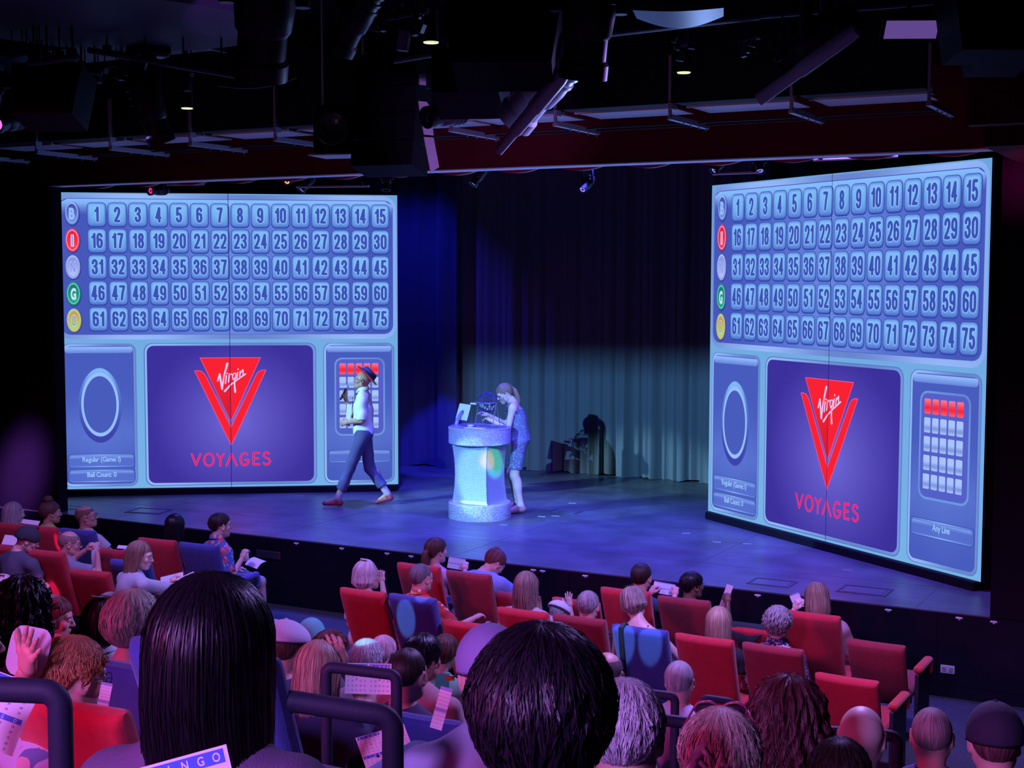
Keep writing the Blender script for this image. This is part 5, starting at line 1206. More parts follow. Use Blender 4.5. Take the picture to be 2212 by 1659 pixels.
        if J.get('collar', extra == 'collar'):
            b = MB(); n_ = 24; R = Matrix.Identity(3)
            ring = []
            for i in range(n_):
                a = 2 * math.pi * i / n_; r0, r1 = .062, .083; dz = -.018 * max(0, math.cos(a)); base = nk + up * .035
                ring.append([(base[0] + r0 * math.sin(a), base[1] - .012 + (r0 + .004) * math.cos(a), base[2] + .045 + dz), (base[0] + (r0 + .006) * math.sin(a), base[1] - .012 + (r0 + .01) * math.cos(a), base[2] + .048 + dz), (base[0] + r1 * math.sin(a), base[1] - .012 + r1 * math.cos(a), base[2] + .006 + dz)])
            V = [p for r in ring for p in r]; F = [(i * 3 + k, ((i + 1) % n_) * 3 + k, ((i + 1) % n_) * 3 + k + 1, i * 3 + k + 1) for i in range(n_) for k in range(2)]
            obj('collar', V, F, shirt, so, smooth=True)
        if straps:
            b = MB()
            for s in (-1, 1):
                b0 = np.asarray(J['shR' if s > 0 else 'shL']) * .55 + nk * .45
                pts = [b0 + v3(0, -.105 * g, -.13), b0 + v3(0, -.085, -.05), b0 + v3(0, -.035, .048), b0 + v3(0, .04, .04), b0 + v3(0, .10, -.08)]
                b.tube([tuple(p) for p in pts], .009, 6)
            b.build('strap', shirt, so, smooth=True)
    lm = cloth('leg_%02x%02x%02x' % tuple(int(min(c, 1) * 99) for c in legc), legc)
    if legs in ('trousers', 'shorts', 'dress'):
        f = Field(lo, hi, res); f.ell(pel, (.178 * g, .138 * g, .125), k=.04)
        for n in 'LR':
            hip, kn, an = (np.asarray(J[q + n]) for q in ('hip', 'kn', 'an'))
            if legs == 'trousers': f.cap(hip, kn, .098 * ga, .072, k=.04); f.cap(kn, an + (kn - an) * J.get('hem', .08), .070, J.get('cuff', .060), k=.03, cut=True)
            else: f.cap(hip, hip + (kn - hip) * (.95 if legs == 'shorts' else .8), .10 * ga, .088, k=.04, cut=True)
        f.wrinkle(.0014, seed + 5, 38)
        if J.get('stand'): f.plane(pel + v3(0, 0, .045), (0, 0, 1))
        sv, sf = f.mesh(); obj('trousers' if legs == 'trousers' else ('shorts' if legs == 'shorts' else 'skirt'), sv, sf, J.get('legmat') or lm, t, smooth=True)
    if shoes is not None:
        for n in 'LR':
            an, to = np.asarray(J['an' + n]), np.asarray(J['to' + n]); f = Field(np.minimum(an, to) - .12, np.maximum(an, to) + .12, .008)
            dr = (to - an); dr[2] = 0; dr /= np.linalg.norm(dr); flat = to * 1.0
            heel = an + v3(0, 0, -.052) - dr * .03; f.cap(heel, to, .040, .036, k=.0, flat=((0, 0, 1), 1.15)); f.cap(an + v3(0, 0, -.02), heel, .042, .038, k=.02)
            sv, sf = f.mesh(); obj('shoe', sv, sf, M('shoe_%02d%02d%02d' % tuple(int(c * 99) for c in shoes), shoes, .45), t, smooth=True)
    # ---- hair, cap, glasses, eyes
    HM = Matrix.Translation(Vector(hc)) @ Matrix(Rh).to_4x4() @ Matrix.Scale(hs, 4)
    if hair is not None:
        st_, hc_ = hair; kw = dict(hair_kw or {})
        if cap is not None: st_ = 'ring'; kw['thick'] = .010; strands = 120
        if near: kw.setdefault('nu', 440); kw.setdefault('nv', 48)
        V, F, uv = hair_mesh(st_, seed=seed + 1, strands=strands if strands is not None else (1500 if near else 220 if st_ not in ('buzz', 'ring', 'thin') else 60), **kw)
        hcx = HC[hc_] if isinstance(hc_, str) else hc_
        ho = obj('hair', V, F, hair_mat(hc_ if isinstance(hc_, str) else 'custom%d' % seed, *hcx), t, smooth=True, uv=uv); ho.matrix_local = HM
        if kw.get('back') or st_ in ('bun',): pass
        J['_hair'] = ho
    if glasses:
        b = MB(); 
        for s in (-1, 1):
            b.tube([(s * .033 + .022 * math.cos(a), .102, .0 + .018 * math.sin(a)) for a in [2 * math.pi * i / 14 for i in range(14)]], .0016, 6, closed=True)
            b.tube([(s * .055, .10, .006), (s * .078, .06, .006), (s * .082, .0, .0), (s * .083, -.012, -.014)], .0018, 6)
        b.tube([(-.012, .103, .004), (.012, .103, .004)], .0016, 6); go = b.build('glasses', M('glasses_frame', (.02, .02, .025), .3), t); go.matrix_local = HM
    for s in (-1, 1): e1 = MB().ball((s * .031, .080, .001), .0125, 12).build('eye', M('eye_white', (.6, .58, .58), .25), t, smooth=True); e1.matrix_local = HM
    if not near:
        bb_ = MB().tube([(-.048, .084, .017), (-.033, .091, .021), (-.015, .090, .018)], .003, 6).tube([(.048, .084, .017), (.033, .091, .021), (.015, .090, .018)], .003, 6).build('eyebrows', hair_mat('dark', *HC['dark']), t); bb_.matrix_local = HM
    if cap is not None: make_cap(t, HM, *cap)
    t['_c'] = 1; del t['_c']
    person.last = (t, HM, J)
    return t
def make_cap(t, HM, style, color):
    m = M('cap_%s_%02d%02d%02d' % ((style,) + tuple(int(c * 99) for c in color)), color, .85, bump=.3, bscale=260)
    c = v3(0, -.018, .022); n, L = 64, 16; V = []; big = 1.0 if style != 'flat' else 1.12
    for j in range(L + 1):
        a = (j / L) * (math.pi * .5 + (.22 if style != 'flat' else .12)) + .0001
        for i in range(n):
            p = 2 * math.pi * i / n; seam = -.0016 * (abs(math.sin(p * 3)) < .09) if style == 'ball' else 0
            r = math.sin(a) + seam * 8; hgt = math.cos(a)
            bul = big if style != 'flat' else 1 + .14 * math.sin(min(a, 1.5)) ** 3
            zz = c[2] + (.112 if style == 'ball' else .085 if style == 'flat' else .10) * hgt + (.012 if style == 'flat' else .004)
            V.append((c[0] + .097 * r * bul * math.cos(p), c[1] + .117 * r * bul * math.sin(p), zz - (.018 if math.sin(p) < -.2 and style == 'beanie' else 0) * (1 - hgt)))
    o = len(V)
    for i in range(n): q = V[L * n + i]; V.append((q[0] * .94, c[1] + (q[1] - c[1]) * .94, q[2] + .012))
    F = [(j * n + i, (j + 1) * n + i, (j + 1) * n + (i + 1) % n, j * n + (i + 1) % n) for j in range(L + 1) for i in range(n)]
    obj_ = obj('cap', V, F, m, t, smooth=True); obj_.matrix_local = HM
    if style in ('ball', 'flat'):
        s = MB().lathe([(.0001, .007), (.007, .006), (.010, .0)], 16, (0, c[1], c[2] + (.114 if style == 'ball' else .096))); s.build('button', m, obj_, smooth=True)
        V, F = [], []; K = 16
        for i in range(K + 1):
            p = math.pi * (.12 + .76 * i / K); a = (c[0] + .094 * math.cos(p), c[1] + .113 * math.sin(p), .0); sc = math.sin(p)
            b = (c[0] + .098 * math.cos(p), c[1] + .113 * math.sin(p) + .075 * sc ** .6, -.012 - .004 * sc)
            V += [a, b, (b[0], b[1], b[2] - .004), (a[0], a[1], a[2] - .006)]
        for i in range(K): F += [(i * 4 + k, (i + 1) * 4 + k, (i + 1) * 4 + (k + 1) % 4, i * 4 + (k + 1) % 4) for k in range(4)]
        obj('brim', V, F, m, obj_, smooth=True)
# ---------------------------------------------------------------- theatre seats
def fabric(key, c): return M('upholstery_' + key, c, .9, bump=.35, bscale=330, var=.10, vscale=25, sheen=.25)
UP = dict(red=fabric('red', (.50, .012, .03)), shaded_red=fabric('shaded_red', (.26, .012, .025)), blue=fabric('blue', (.035, .05, .26)), orange=fabric('orange', (.55, .025, .02)))  # darker red copy of the red fabric, weaker light put into the colour
FRM = M('seat_frame_black', (.015, .015, .02), .5)
SEAT_POS = []
def make_seat(name, label, tall, col, P, yaw=0, group='theatre seats', arm=(False, True), D0=True):
    """P: top centre of the seat back (place); local origin on the floor under the seat"""
    H = 1.02 if tall else .84; top = Vector((0, -.40 if tall else -.33, H))
    up = UP[col]; ry = math.radians(yaw)
    t = thing(name, label, 'seat', Vector(P) - (Matrix.Rotation(ry, 3, 'Z') @ top), ry, group)
    SEAT_POS.append((t.location.x, t.location.y)) if abs(t.location.z + .75) < .01 and D0 else None
    # reclined back: rounded slab, slightly dished, built in its own plane
    a = .36; L = (H - .36) / math.cos(a)
    NX, NZ = 9, 10; V, F = [], []
    def sh(u, v, front):
        x = u * .235 * (1 - .07 * (1 - v)); z = v * L; e = max(0, abs(u) - .88) / .12; et = max(0, v - .95) / .05
        th = .045 * math.sqrt(max(0, 1 - e * e * .9)) * math.sqrt(max(0, 1 - et * et * .9)); dish = .018 * (1 - u * u) + .02 * math.sin(v * 3)
        return Vector((x, (th if front else -th) - dish * .4, z))
    us = [-1, -.985, -.95, -.88, -.5, 0, .5, .88, .95, .985, 1]; vs = [0, .1, .3, .5, .7, .85, .95, .975, .99, 1]
    for fr in (True, False):
        for v in vs:
            for u in us: V.append(sh(u, v, fr))
    n, m = len(us), len(vs)
    R = RX(a); V = [R @ p + Vector((0, -.16, .36)) for p in V]
    for j in range(m - 1):
        for i in range(n - 1):
            q = (j * n + i, j * n + i + 1, (j + 1) * n + i + 1, (j + 1) * n + i); F.append(q[::-1]); F.append(tuple(k + n * m for k in q))
    for j in range(m - 1):
        for i, rev in ((0, 0), (n - 1, 1)):
            q = (j * n + i, (j + 1) * n + i, (j + 1) * n + i + n * m, j * n + i + n * m); F.append(q if not rev else q[::-1])
    for i in range(n - 1):
        F.append(((m - 1) * n + i, (m - 1) * n + i + 1, (m - 1) * n + i + 1 + n * m, (m - 1) * n + i + n * m)); F.append((i + 1, i, i + n * m, i + 1 + n * m))
    obj('backrest', V, F, up, t, smooth=50)
    MB().box((0, .06, .42), (.46, .48, .12), RX(.08), bev=.04).build('seat_cushion', up, t, smooth=40)
    for s, on in ((-1, arm[0]), (1, arm[1])):
        if not on: continue
        an = MB().box((s * .275, .02, .30), (.035, .34, .56), bev=.012).box((s * .275, .04, .02), (.06, .40, .035), bev=.008).build('leg', FRM, t)
        pd = MB().box((s * .275, .04, .615), (.075, .36, .055), RX(.05), bev=.024).box((s * .275, .20, .57), (.07, .05, .12), bev=.02); pd.build('armrest', UP['orange'] if col in ('red', 'shaded_red') else up, t, smooth=40)
    MB().box((0, -.05, .33), (.40, .10, .06)).box((0, -.18, .40), (.38, .03, .18), RX(a)).build('seat_frame', FRM, t)
    return t
def seat_at(px, py, tall, col, label, z=-.75, yaw=0, arm=(False, True), D=None, row='first'):
    top = z + (1.02 if tall else .84)
    P = at_z(px, py, top) if D is None else at_d(px, py, D)
    return make_seat('theatre_seat', label, tall, col, P, yaw, 'theatre seats', arm, D is None)
SEATS = [
 (22, 1131, 1, 'red', 'red seat in the front row in front of the grey-haired spectator at the picture edge', 5), (88, 1137, 1, 'red', 'red seat behind the spectator with the hair bun on top', 5), (168, 1144, 1, 'blue', 'blue seat carrying the bald man with glasses in the front row', 5),
 (252, 1188, 0, 'red', 'low red empty seat between the bald man and the black-haired spectator', 4), (340, 1165, 1, 'red', 'dark red seat holding the black-haired spectator', 4), (430, 1175, 1, 'blue', 'blue seat of the man in the blue floral shirt', 4),
 (14, 1178, 1, 'red', 'red seat at the picture edge, second row, left of the capped reader', 5), (100, 1190, 1, 'red', 'red seat with a pink light streak behind the bald man in grey', 4), (197, 1233, 0, 'red', 'plain red low seat left of the blue one of the paper-reading woman', 4),
 (283, 1212, 1, 'blue', 'blue seat of the long-haired woman reading paper slips', 4),
 (905, 1220, 1, 'red', 'red seat behind the ponytailed woman', 0), (1013, 1237, 1, 'shaded_red', 'tall shaded red seat of the person bending forward in blue', 0), (1118, 1283, 0, 'shaded_red', 'low shaded red seat half hidden by long fair hair', 0),
 (1245, 1296, 0, 'red', 'low red seat behind the white cap and hand', 0), (1352, 1274, 1, 'red', 'red seat of the crop-haired man with a bingo card, in the front row', 0), (1478, 1293, 1, 'shaded_red', 'shaded red seat of the black-haired spectator raising a paper', 0),
 (1622, 1354, 0, 'red', 'low red seat with a dark garment slung over its back', -2), (1755, 1325, 1, 'red', 'tall red seat of the broad spectator in pink', -3), (1893, 1388, 0, 'shaded_red', 'low shaded red end seat with an armrest nearest the wall socket', -3),
 (785, 1275, 1, 'red', 'bright red seat of the white-haired spectator', 0), (892, 1288, 1, 'blue', 'blue seat with light patches, of the man in red floral', 0), (1010, 1345, 0, 'red', 'low red seat behind the shaded one of the bending person', 0),
 (1130, 1318, 1, 'red', 'red seat of the woman with long two-tone hair', 0), (1252, 1333, 1, 'shaded_red', 'shaded red seat of the grey crop-haired man in a patterned shirt', -1), (1383, 1356, 1, 'blue', 'blue seat with two pale light blobs and a black strap', -1),
 (1522, 1376, 1, 'red', 'bright red seat of the spectator with straight blonde hair', -2), (1670, 1396, 1, 'shaded_red', 'shaded red seat of the grey curly-haired woman', -2), (1830, 1463, 0, 'red', 'low bright red end seat with an armrest, second row'
  , -3)]
for px, py, tall, col, lab, yw in SEATS:
    seat_at(px, py, tall, col, lab, yaw=yw, arm=(px in (785, 14), True))
seat_at(900, 1545, 1, 'blue', 'blue seat right behind the hoop rail, of the buzz-cut man', z=-.15, D=6.25)
seat_at(150, 1515, 1, 'red', 'rounded bright red seat of the red-haired man', D=4.25)
seat_at(262, 1432, 0, 'blue', 'blue seat glimpsed past the ear of the red-haired man', D=5.3)
seat_at(440, 1400, 1, 'blue', 'blue seat largely hidden by the black bob', D=3.55, yaw=0)
seat_at(520, 1520, 1, 'red', 'red seat whose slanting side shows under the front hoop rail', D=5.3)
seat_at(145, 1376, 0, 'red', 'red seat top between braided hair and dark bob', D=7.3)
# garment and strap over seat backs
P = at_z(1618, 1352, .09)
b = MB(); pts = [(-.16, 0), (-.10, -.06), (-.05, -.12), (.0, -.15), (.05, -.12), (.10, -.05), (.15, .0)]
V = []; F = []
for i, (x, z) in enumerate(pts): V += [(x, .05, z * .4 - .01), (x, .03, .018), (x, -.045, .016), (x, -.066 - z * .1, -.03), (x, -.075 + z * .35, z - .03), (x, -.06 + z * .35, z - .03)]
for i in range(len(pts) - 1): F += [(i * 6 + k, (i + 1) * 6 + k, (i + 1) * 6 + k + 1, i * 6 + k + 1) for k in range(5)]
tag(obj('draped_garment', V, F, cloth('darkteal', (.01, .02, .03)), smooth=True, loc=P), 'dark garment slung over the low red seat back', 'garment')
P = at_z(1347, 1352, .27)
tag(MB().tube([(0, .06, -.12), (0, .05, .0), (0, .01, .012), (0, -.05, -.005), (-.005, -.03, -.12), (-.01, .03, -.36), (-.01, .08, -.5)], .02, 6).build('bag_strap', M('strap_black', (.01, .01, .015), .6), loc=P), 'black bag strap looped over the blue seat with light blobs', 'strap')
# grab rails: padded hoops on the step edges
def hoop(x0, x1, y0, y1, D, r, label, drop=1.1, Dr=None):
    P, Q = at_d(x0, y0, D), at_d(x1, y1, Dr or D); c = r * 1.3; z = Vector((0, 0, 1)); d = (Q - P); ln = d.length; d.normalize(); P -= z * r; Q -= z * r
    t = thing('grab_rail', label, 'handrail', P - z * drop, 0, 'padded hoop rails on the steps'); o = P - z * drop
    def A(p): return tuple(p - o)
    pts = [A(P - z * drop)]; 
    for k in range(7):
        a = math.pi / 2 * k / 6; pts.append(A(P - z * c + d * (c - c * math.cos(a)) + z * (c * math.sin(a))))
    for k in range(7):
        a = math.pi / 2 * k / 6; pts.append(A(Q - d * c + d * (c * math.sin(a)) - z * (c - c * math.cos(a))))
    pts.append(A(Q - z * drop))
    b = MB().tube(pts, r, 14); b.build('hoop', M('padded_black', (.018, .018, .04), .65, bump=.08, bscale=60, spec=.3), t, smooth=50)
    MB().cyl(A(P - z * drop), A(P - z * (drop - .02)), r * 1.9, n=18).cyl(A(Q - z * drop), A(Q - z * (drop - .02)), r * 1.9, n=18).build('floor_flange', BLACKM, t)
hoop(-160, 128, 1456, 1468, 3.0, .027, 'thick padded hoop rail at the lower left, before the red-haired man', .75)
hoop(592, 848, 1486, 1524, 3.5, .0275, 'front padded hoop rail beside the black bob', .8)
hoop(704, 856, 1428, 1446, 4.9, .020, 'smaller hoop rail behind the front one, at the blonde woman’s back', .9)
hoop(1385, 1458, 1486, 1495, 6.6, .021, 'hoop rail between the swept grey head and the man in lilac', .9)
hoop(1400, 1512, 1538, 1552, 4.9, .022, 'lower hoop rail right of the swept grey head', .9)
hoop(1519, 1582, 1499, 1508, 7.4, .019, 'little hoop rail before the bright red seats', .9)
hoop(1765, 1938, 1566, 1578, 5.7, .024, 'hoop rail behind the bald man at the right', .9)
# ---------------------------------------------------------------- paper cards
PAPER = M('card_paper', (.74, .70, .74), .8)
def card_mat():
    if 'card_print' in _cache: return _cache['card_print']
    m = mat('card_print', (.74, .7, .74), .8); nt = m.node_tree; b = nt.nodes['Principled BSDF']; tc = nt.nodes['Texture Coordinate']
    br = nt.nodes.new('ShaderNodeTexBrick'); br.offset = 0; br.inputs['Scale'].default_value = 1; br.inputs['Brick Width'].default_value = .085; br.inputs['Row Height'].default_value = .09; br.inputs['Mortar Size'].default_value = .028
    br.inputs['Color1'].default_value = (.34, .33, .42, 1); br.inputs['Color2'].default_value = (.52, .50, .58, 1); br.inputs['Mortar'].default_value = (.76, .72, .76, 1)
    nt.links.new(tc.outputs['UV'], br.inputs['Vector'])
    sx = nt.nodes.new('ShaderNodeSeparateXYZ'); nt.links.new(tc.outputs['UV'], sx.inputs[0])
    w = nt.nodes.new('ShaderNodeMath'); w.operation = 'MODULO'; w.inputs[1].default_value = .5; nt.links.new(sx.outputs['Y'], w.inputs[0])
    g = nt.nodes.new('ShaderNodeMath'); g.operation = 'GREATER_THAN'; g.inputs[1].default_value = .42; nt.links.new(w.outputs[0], g.inputs[0])
    mx = nt.nodes.new('ShaderNodeMixRGB'); mx.inputs[2].default_value = (.30, .32, .58, 1); nt.links.new(g.outputs[0], mx.inputs[0]); nt.links.new(br.outputs['Color'], mx.inputs[1]); nt.links.new(mx.outputs[0], b.inputs['Base Color'])
    _cache['card_print'] = m; return m
def paper(label, px, py, D, w, h, yaw=0, pitch=0, roll=0, bend=.0, mats=None, name='bingo_card', cat='paper', text=None, rnd=0.0):
    """sheet centred on the pixel; yaw 0 faces the rear of the house"""
    N = 10; V, F, UV = [], [], []
    for side_, off in ((0, -.0006), (1, .0006)):
        for j in range(N + 1):
            for i in range(N + 1):
                u, v = i / N, j / N; a_, b__ = 2 * u - 1, 2 * v - 1; V.append((a_ * math.sqrt(1 - rnd * b__ ** 6) * w / 2, off - bend * math.sin(v * math.pi), b__ * math.sqrt(1 - rnd * a_ ** 6) * h / 2)); UV.append((u, v) if side_ == 0 else (1 - u, v))
    n = (N + 1) ** 2
    for j in range(N):
        for i in range(N):
            q = (j * (N + 1) + i, j * (N + 1) + i + 1, (j + 1) * (N + 1) + i + 1, (j + 1) * (N + 1) + i); F.append(q); F.append(tuple(k + n for k in q[::-1]))
    for i in range(N):
        for a, b_ in ((i, i + 1), ((i + 1) * (N + 1), i * (N + 1)), (N * (N + 1) + i + 1, N * (N + 1) + i), (i * (N + 1) + N, (i + 1) * (N + 1) + N)): F.append((b_, a, a + n, b_ + n))
    o = obj(name, V, F, mats or card_mat(), smooth=60, uv=UV); o.location = at_d(px, py, D)
    o.rotation_euler = (Matrix.Rotation(math.radians(yaw), 4, 'Z') @ Matrix.Rotation(math.radians(pitch), 4, 'X') @ Matrix.Rotation(math.radians(roll), 4, 'Y')).to_euler()
    tag(o, label, cat, 'bingo papers in hands')
    if text: text(o, w, h)
    return o
INKB, INKD = M('ink_blue', (.06, .12, .55), .7), M('ink_grey', (.16, .15, .24), .7)
def printed(seed, cols=2, rows=2, dots=(), bend=.0):
    def fn(o, w, h):
        r = random.Random(seed); D_, Hd, Wt = MB(), MB(), MB(); cw, ch = w / cols, h / rows
        def lay(V, F, tgt, yy): tgt.add([(x, yy - bend * math.sin((z / h + .5) * math.pi), z) for x, z in V], F)
        for a in range(cols):
            for c in range(rows):
                x0, z1 = -w / 2 + a * cw + cw * .05, h / 2 - c * ch - ch * .03; iw = cw * .9
                nz = 8
                for k in range(1): 
                    lay([(x0, z1 - ch * .15), (x0 + iw, z1 - ch * .15), (x0 + iw, z1), (x0, z1)], [(0, 1, 2, 3)], Hd, -.0010)
                for i, chh in enumerate('BINGO'):
                    V, F = text2d(chh, x0 + iw * (i + .5) / 5, z1 - ch * .075, ch * .10, squash=.8, off=.02); lay(V, F, Wt, -.0014)
                for rr in range(5):
                    for i in range(5):
                        if rr == 2 and i == 2:
                            lay([(x0 + iw * .5 - cw * .04, z1 - ch * .5 - ch * .03), (x0 + iw * .5 + cw * .04, z1 - ch * .53), (x0 + iw * .5, z1 - ch * .44)], [(0, 1, 2)], D_, -.001); continue
                        V, F = text2d(str(r.randint(i * 15 + 1, i * 15 + 15)), x0 + iw * (i + .5) / 5, z1 - ch * (.235 + .155 * rr), ch * .075, squash=.75, off=.004); lay(V, F, D_, -.0011)
        Hd.build('header_band', INKB, o); Wt.build('header_lettering', PAPER, o); D_.build('number_print', INKD, o)
        for (x, z) in dots: MB().lathe([(.0001, 0), (.006, 0)], 12, (x * w, -.0016, z * h), RX(math.pi / 2)).build('dauber_mark', M('dauber_ink', (.05, .02, .12), .5), o)
    return fn
# ---------------------------------------------------------------- the audience
C = cloth
F0 = -.75
def front(px, py, label, **k): return person((px, py), label, floor=F0, **k)
# left block
front(29, 1087, 'spectator with long silvery hair at the far left of the front row', hair=('long', 'grey'), kind='f', shirt=C('lilac', (.5, .45, .5)), yaw=2, hy=-18, scale=.97, seed=1)
t = front(107, 1084, 'spectator with dark hair pinned up in a curly top bun, yellow top', hair=('up', 'brown'), kind='f', shirt=C('lime', (.42, .48, .08)), skin='tan', yaw=0, hy=-30, seed=2, scale=.97)
def bun(off, r, key, rough_=True, seed=3, tilt=0):
    t, HM, J = person.last; rnd = np.random.RandomState(seed); V, F = [], []
    n, m = 28, 16
    for j in range(m + 1):
        a = math.pi * j / m
        for i in range(n):
            p = 2 * math.pi * i / n; d = 1 + (.10 * math.sin(p * 5 + a * 7 + seed) + .06 * math.sin(p * 11 - a * 9)) * math.sin(a)
            V.append((off[0] + r[0] * d * math.sin(a) * math.cos(p), off[1] + r[1] * d * math.sin(a) * math.sin(p), off[2] + r[2] * d * math.cos(a)))
    F = [(j * n + i, (j + 1) * n + i, (j + 1) * n + (i + 1) % n, j * n + (i + 1) % n) for j in range(m) for i in range(n)]
    o = obj('hair_bun', V, F, hair_mat(key, *HC[key]), J['_hair'], smooth=True, uv=[(v[0] * 3, v[2] * 3) for v in V]); return o
def tail(pts, rs, key, n=22):
    t, HM, J = person.last; b = MB()
    for k in range(7):
        a = k * 6.283 / 7; q = [(p[0] + rs[i] * .45 * math.cos(a + i * .25) * (k > 0), p[1] + rs[i] * .45 * math.sin(a + i * .25) * (k > 0), p[2]) for i, p in enumerate(pts)]
        b.tube(q, [r * .62 for r in rs], 10)
    b.build('ponytail', hair_mat(key, *HC[key]), J['_hair'], smooth=True)
bun((0, -.035, .135), (.047, .047, .042), 'brown')
front(180, 1093, 'bald man with black glasses and a tattooed bare arm, looking at the stage', hair=('ring', ((.17, .09, .06), .6)), skin='tan', shirt=C('beige', (.5, .42, .38)), yaw=-4, hy=-52, hp=-.12, arms=('lap', 'wide'), glasses=True, g=1.1, seed=3, hair_kw=dict(thick=.002))
front(378, 1112, 'spectator with straight black hair over the dark red seat', hair=('straight', 'black'), kind='f', shirt=C('black', (.02, .02, .025)), yaw=2, seed=4, scale=.98)
FB = floral('floral_blue', (.06, .11, .34), [(.62, .06, .12), (.75, .28, .10), (.35, .45, .6)], 15)
PFB = front(474, 1110, 'man in a blue floral shirt and grey-blue shorts holding papers, feet on the aisle floor', hair=('short', 'dark'), skin='fair', shirt=FB, extra='collar', yaw=-24, hy=-8, lean=.05, arms=('lap', 'forward'), legs='shorts', legc=(.12, .15, .28), shoes=(.6, .55, .6), sleeve=.8, seed=5, hands={'R': (532, 1210, 14.6)})
front(68, 1140, 'spectator in a dark knit cap bowing over papers', hair=None, cap=('beanie', (.03, .03, .045)), shirt=C('slate', (.08, .08, .12)), yaw=0, hy=-45, hp=.45, lean=.2, arms=('card', 'card'), seed=6)
front(151, 1148, 'bald man in grey with wire glasses lifting a white cloth with both hands', hair=('ring', ((.30, .19, .17), .6)), skin='ruddy', shirt=C('grey', (.26, .28, .36)), yaw=-8, hy=-42, hp=.15, lean=.12, arms=('high', 'high'), glasses=True, g=1.12, sleeve=.75, seed=7, hands={'L': (194, 1184, 14.4), 'R': (217, 1186, 14.4)})
front(306, 1172, 'long-haired woman in white with a black wrist brace, head in profile over paper slips', hair=('long', 'darkblonde'), kind='f', skin='pale', shirt=C('palecyan', (.45, .5, .55)), yaw=-20, hy=-42, hp=.22, lean=.22, arms=('card', 'card'), sleeve=1.4, legs='shorts', legc=(.05, .06, .12), seed=8, hands={'L': (378, 1258, 13.45), 'R': (396, 1262, 13.4)})
person((8, 1246), 'old spectator with wispy pinkish-white hair at the left picture edge', D=12.0, hair=('bob', 'pink'), kind='f', shirt=C('rose', (.45, .3, .35)), seed=9)
person((47, 1262), 'spectator with a large mass of black braids parted on top', D=7.0, hair=('curllong', 'black'), kind='f', skin='brown', shirt=C('deepgreen', (.02, .05, .035)), hair_kw=dict(thick=.045, nu=160, nv=40), yaw=6, seed=10, strands=700)
person((118, 1290), 'brown-haired woman in profile with a chignon, hand to her mouth', D=8.2, hair=('up', 'auburn'), kind='f', skin='ruddy', shirt=C('indigo', (.05, .05, .2)), yaw=-15, hy=-38, hp=.18, arms=('lap', 'face'), seed=11)
bun((.05, -.02, .09), (.045, .05, .04), 'auburn')
person((237, 1281), 'bald pink-headed spectator hidden behind the dark bob', D=8.6, hair=('thin', 'salt'), skin='ruddy', shirt=C('lilac', (.5, .45, .5)), seed=12)
person((225, 1297), 'spectator with a chin-length dark brown bob and white collar', D=7.2, hair=('bob', (lambda: 'dark')()), kind='f', shirt=C('white', (.62, .6, .62)), extra='collar', yaw=8, seed=13, strands=500)
person((283, 1291), 'spectator with thick layered ash-blonde hair and bare pink shoulders', D=6.1, hair=('crop', 'greyblonde'), kind='f', skin='ruddy', shirt=C('periwinkle', (.28, .27, .5)), neckline=.09, straps=True, yaw=4, seed=14, strands=900, hair_kw=dict(thick=.034, nu=200, nv=40), near=False)
person((362, 1283), 'man with thinning tousled dark hair between the ash-blonde and the black bob', D=8.1, hair=('short', 'dark'), skin='tan', shirt=C('black', (.02, .02, .025)), hr=.25, seed=15, strands=500)
person((-75, 1322), 'spectator cut by the left picture edge, holding up a white board', D=4.8, hair=('long', 'dark'), kind='f', skin='ruddy', shirt=C('mauve', (.4, .25, .35)), yaw=-10, hy=-20, seed=16, hands={'R': (64, 1438, 4.27)}, hpose='open')
PR = person((162, 1384), 'man with short copper-red hair and glasses before the hoop rail', D=4.45, hair=('crop', ((.62, .22, .10), .5)), skin='ruddy', shirt=floral('camo_blue', (.4, .42, .55), [(.1, .15, .3), (.5, .3, .35)], 9), yaw=4, hy=-24, hp=.2, lean=.1, glasses=True, arms=('lap', 'card'), near=True, seed=17, sleeve=.9)
PB = person((452, 1284), 'spectator with a long glossy black bob, seen from behind, nearest at the left', D=2.62, hair=('straight', 'black'), kind='f', skin='fair', shirt=C('plumknit', (.10, .06, .12)), yaw=18, lean=.05, near=True, seed=18, strands=2600, hair_kw=dict(thick=.042, back=-.38), scale=1.02)
# centre, behind the two front rows
person((618, 1342), 'man wearing a pale lilac flat cap back to front over brown hair', D=6.4, hair=('crop', 'brown'), skin='ruddy', shirt=C('dusk', (.06, .05, .12)), cap=('flat', (.62, .56, .68)), hp=.25, yaw=10, seed=20)
person((672, 1343), 'spectator in a teal cap behind the pale flat cap', D=9.6, hair=('short', 'dark'), skin='fair', shirt=C('slate', (.08, .08, .12)), cap=('ball', (.10, .42, .40)), yaw=6, hy=30, seed=21, scale=.95)
person((712, 1372), 'spectator with frizzy reddish-brown hair behind the blonde', D=9.0, hair=('curly', 'auburn'), skin='ruddy', shirt=C('slate', (.08, .08, .12)), seed=22, strands=600)
PBL = person((690, 1390), 'blonde woman in a dark blue tee raising her forearm to her head', D=6.0, hair=('straight', 'blonde'), kind='f', skin='ruddy', shirt=C('navytee', (.035, .03, .09)), yaw=14, lean=.16, hp=.22, arms=('lap', 'headhand'), sleeve=.62, seed=23, strands=900, hair_kw=dict(nu=180, nv=40), hands={'R': (735, 1412, 6.05)}, hpose='relax')
person((791, 1386), 'spectator with short hair tinted turquoise by the light', D=8.4, hair=('crop', 'white'), skin='fair', shirt=C('lilac', (.5, .45, .5)), seed=24, strands=600, yaw=10)
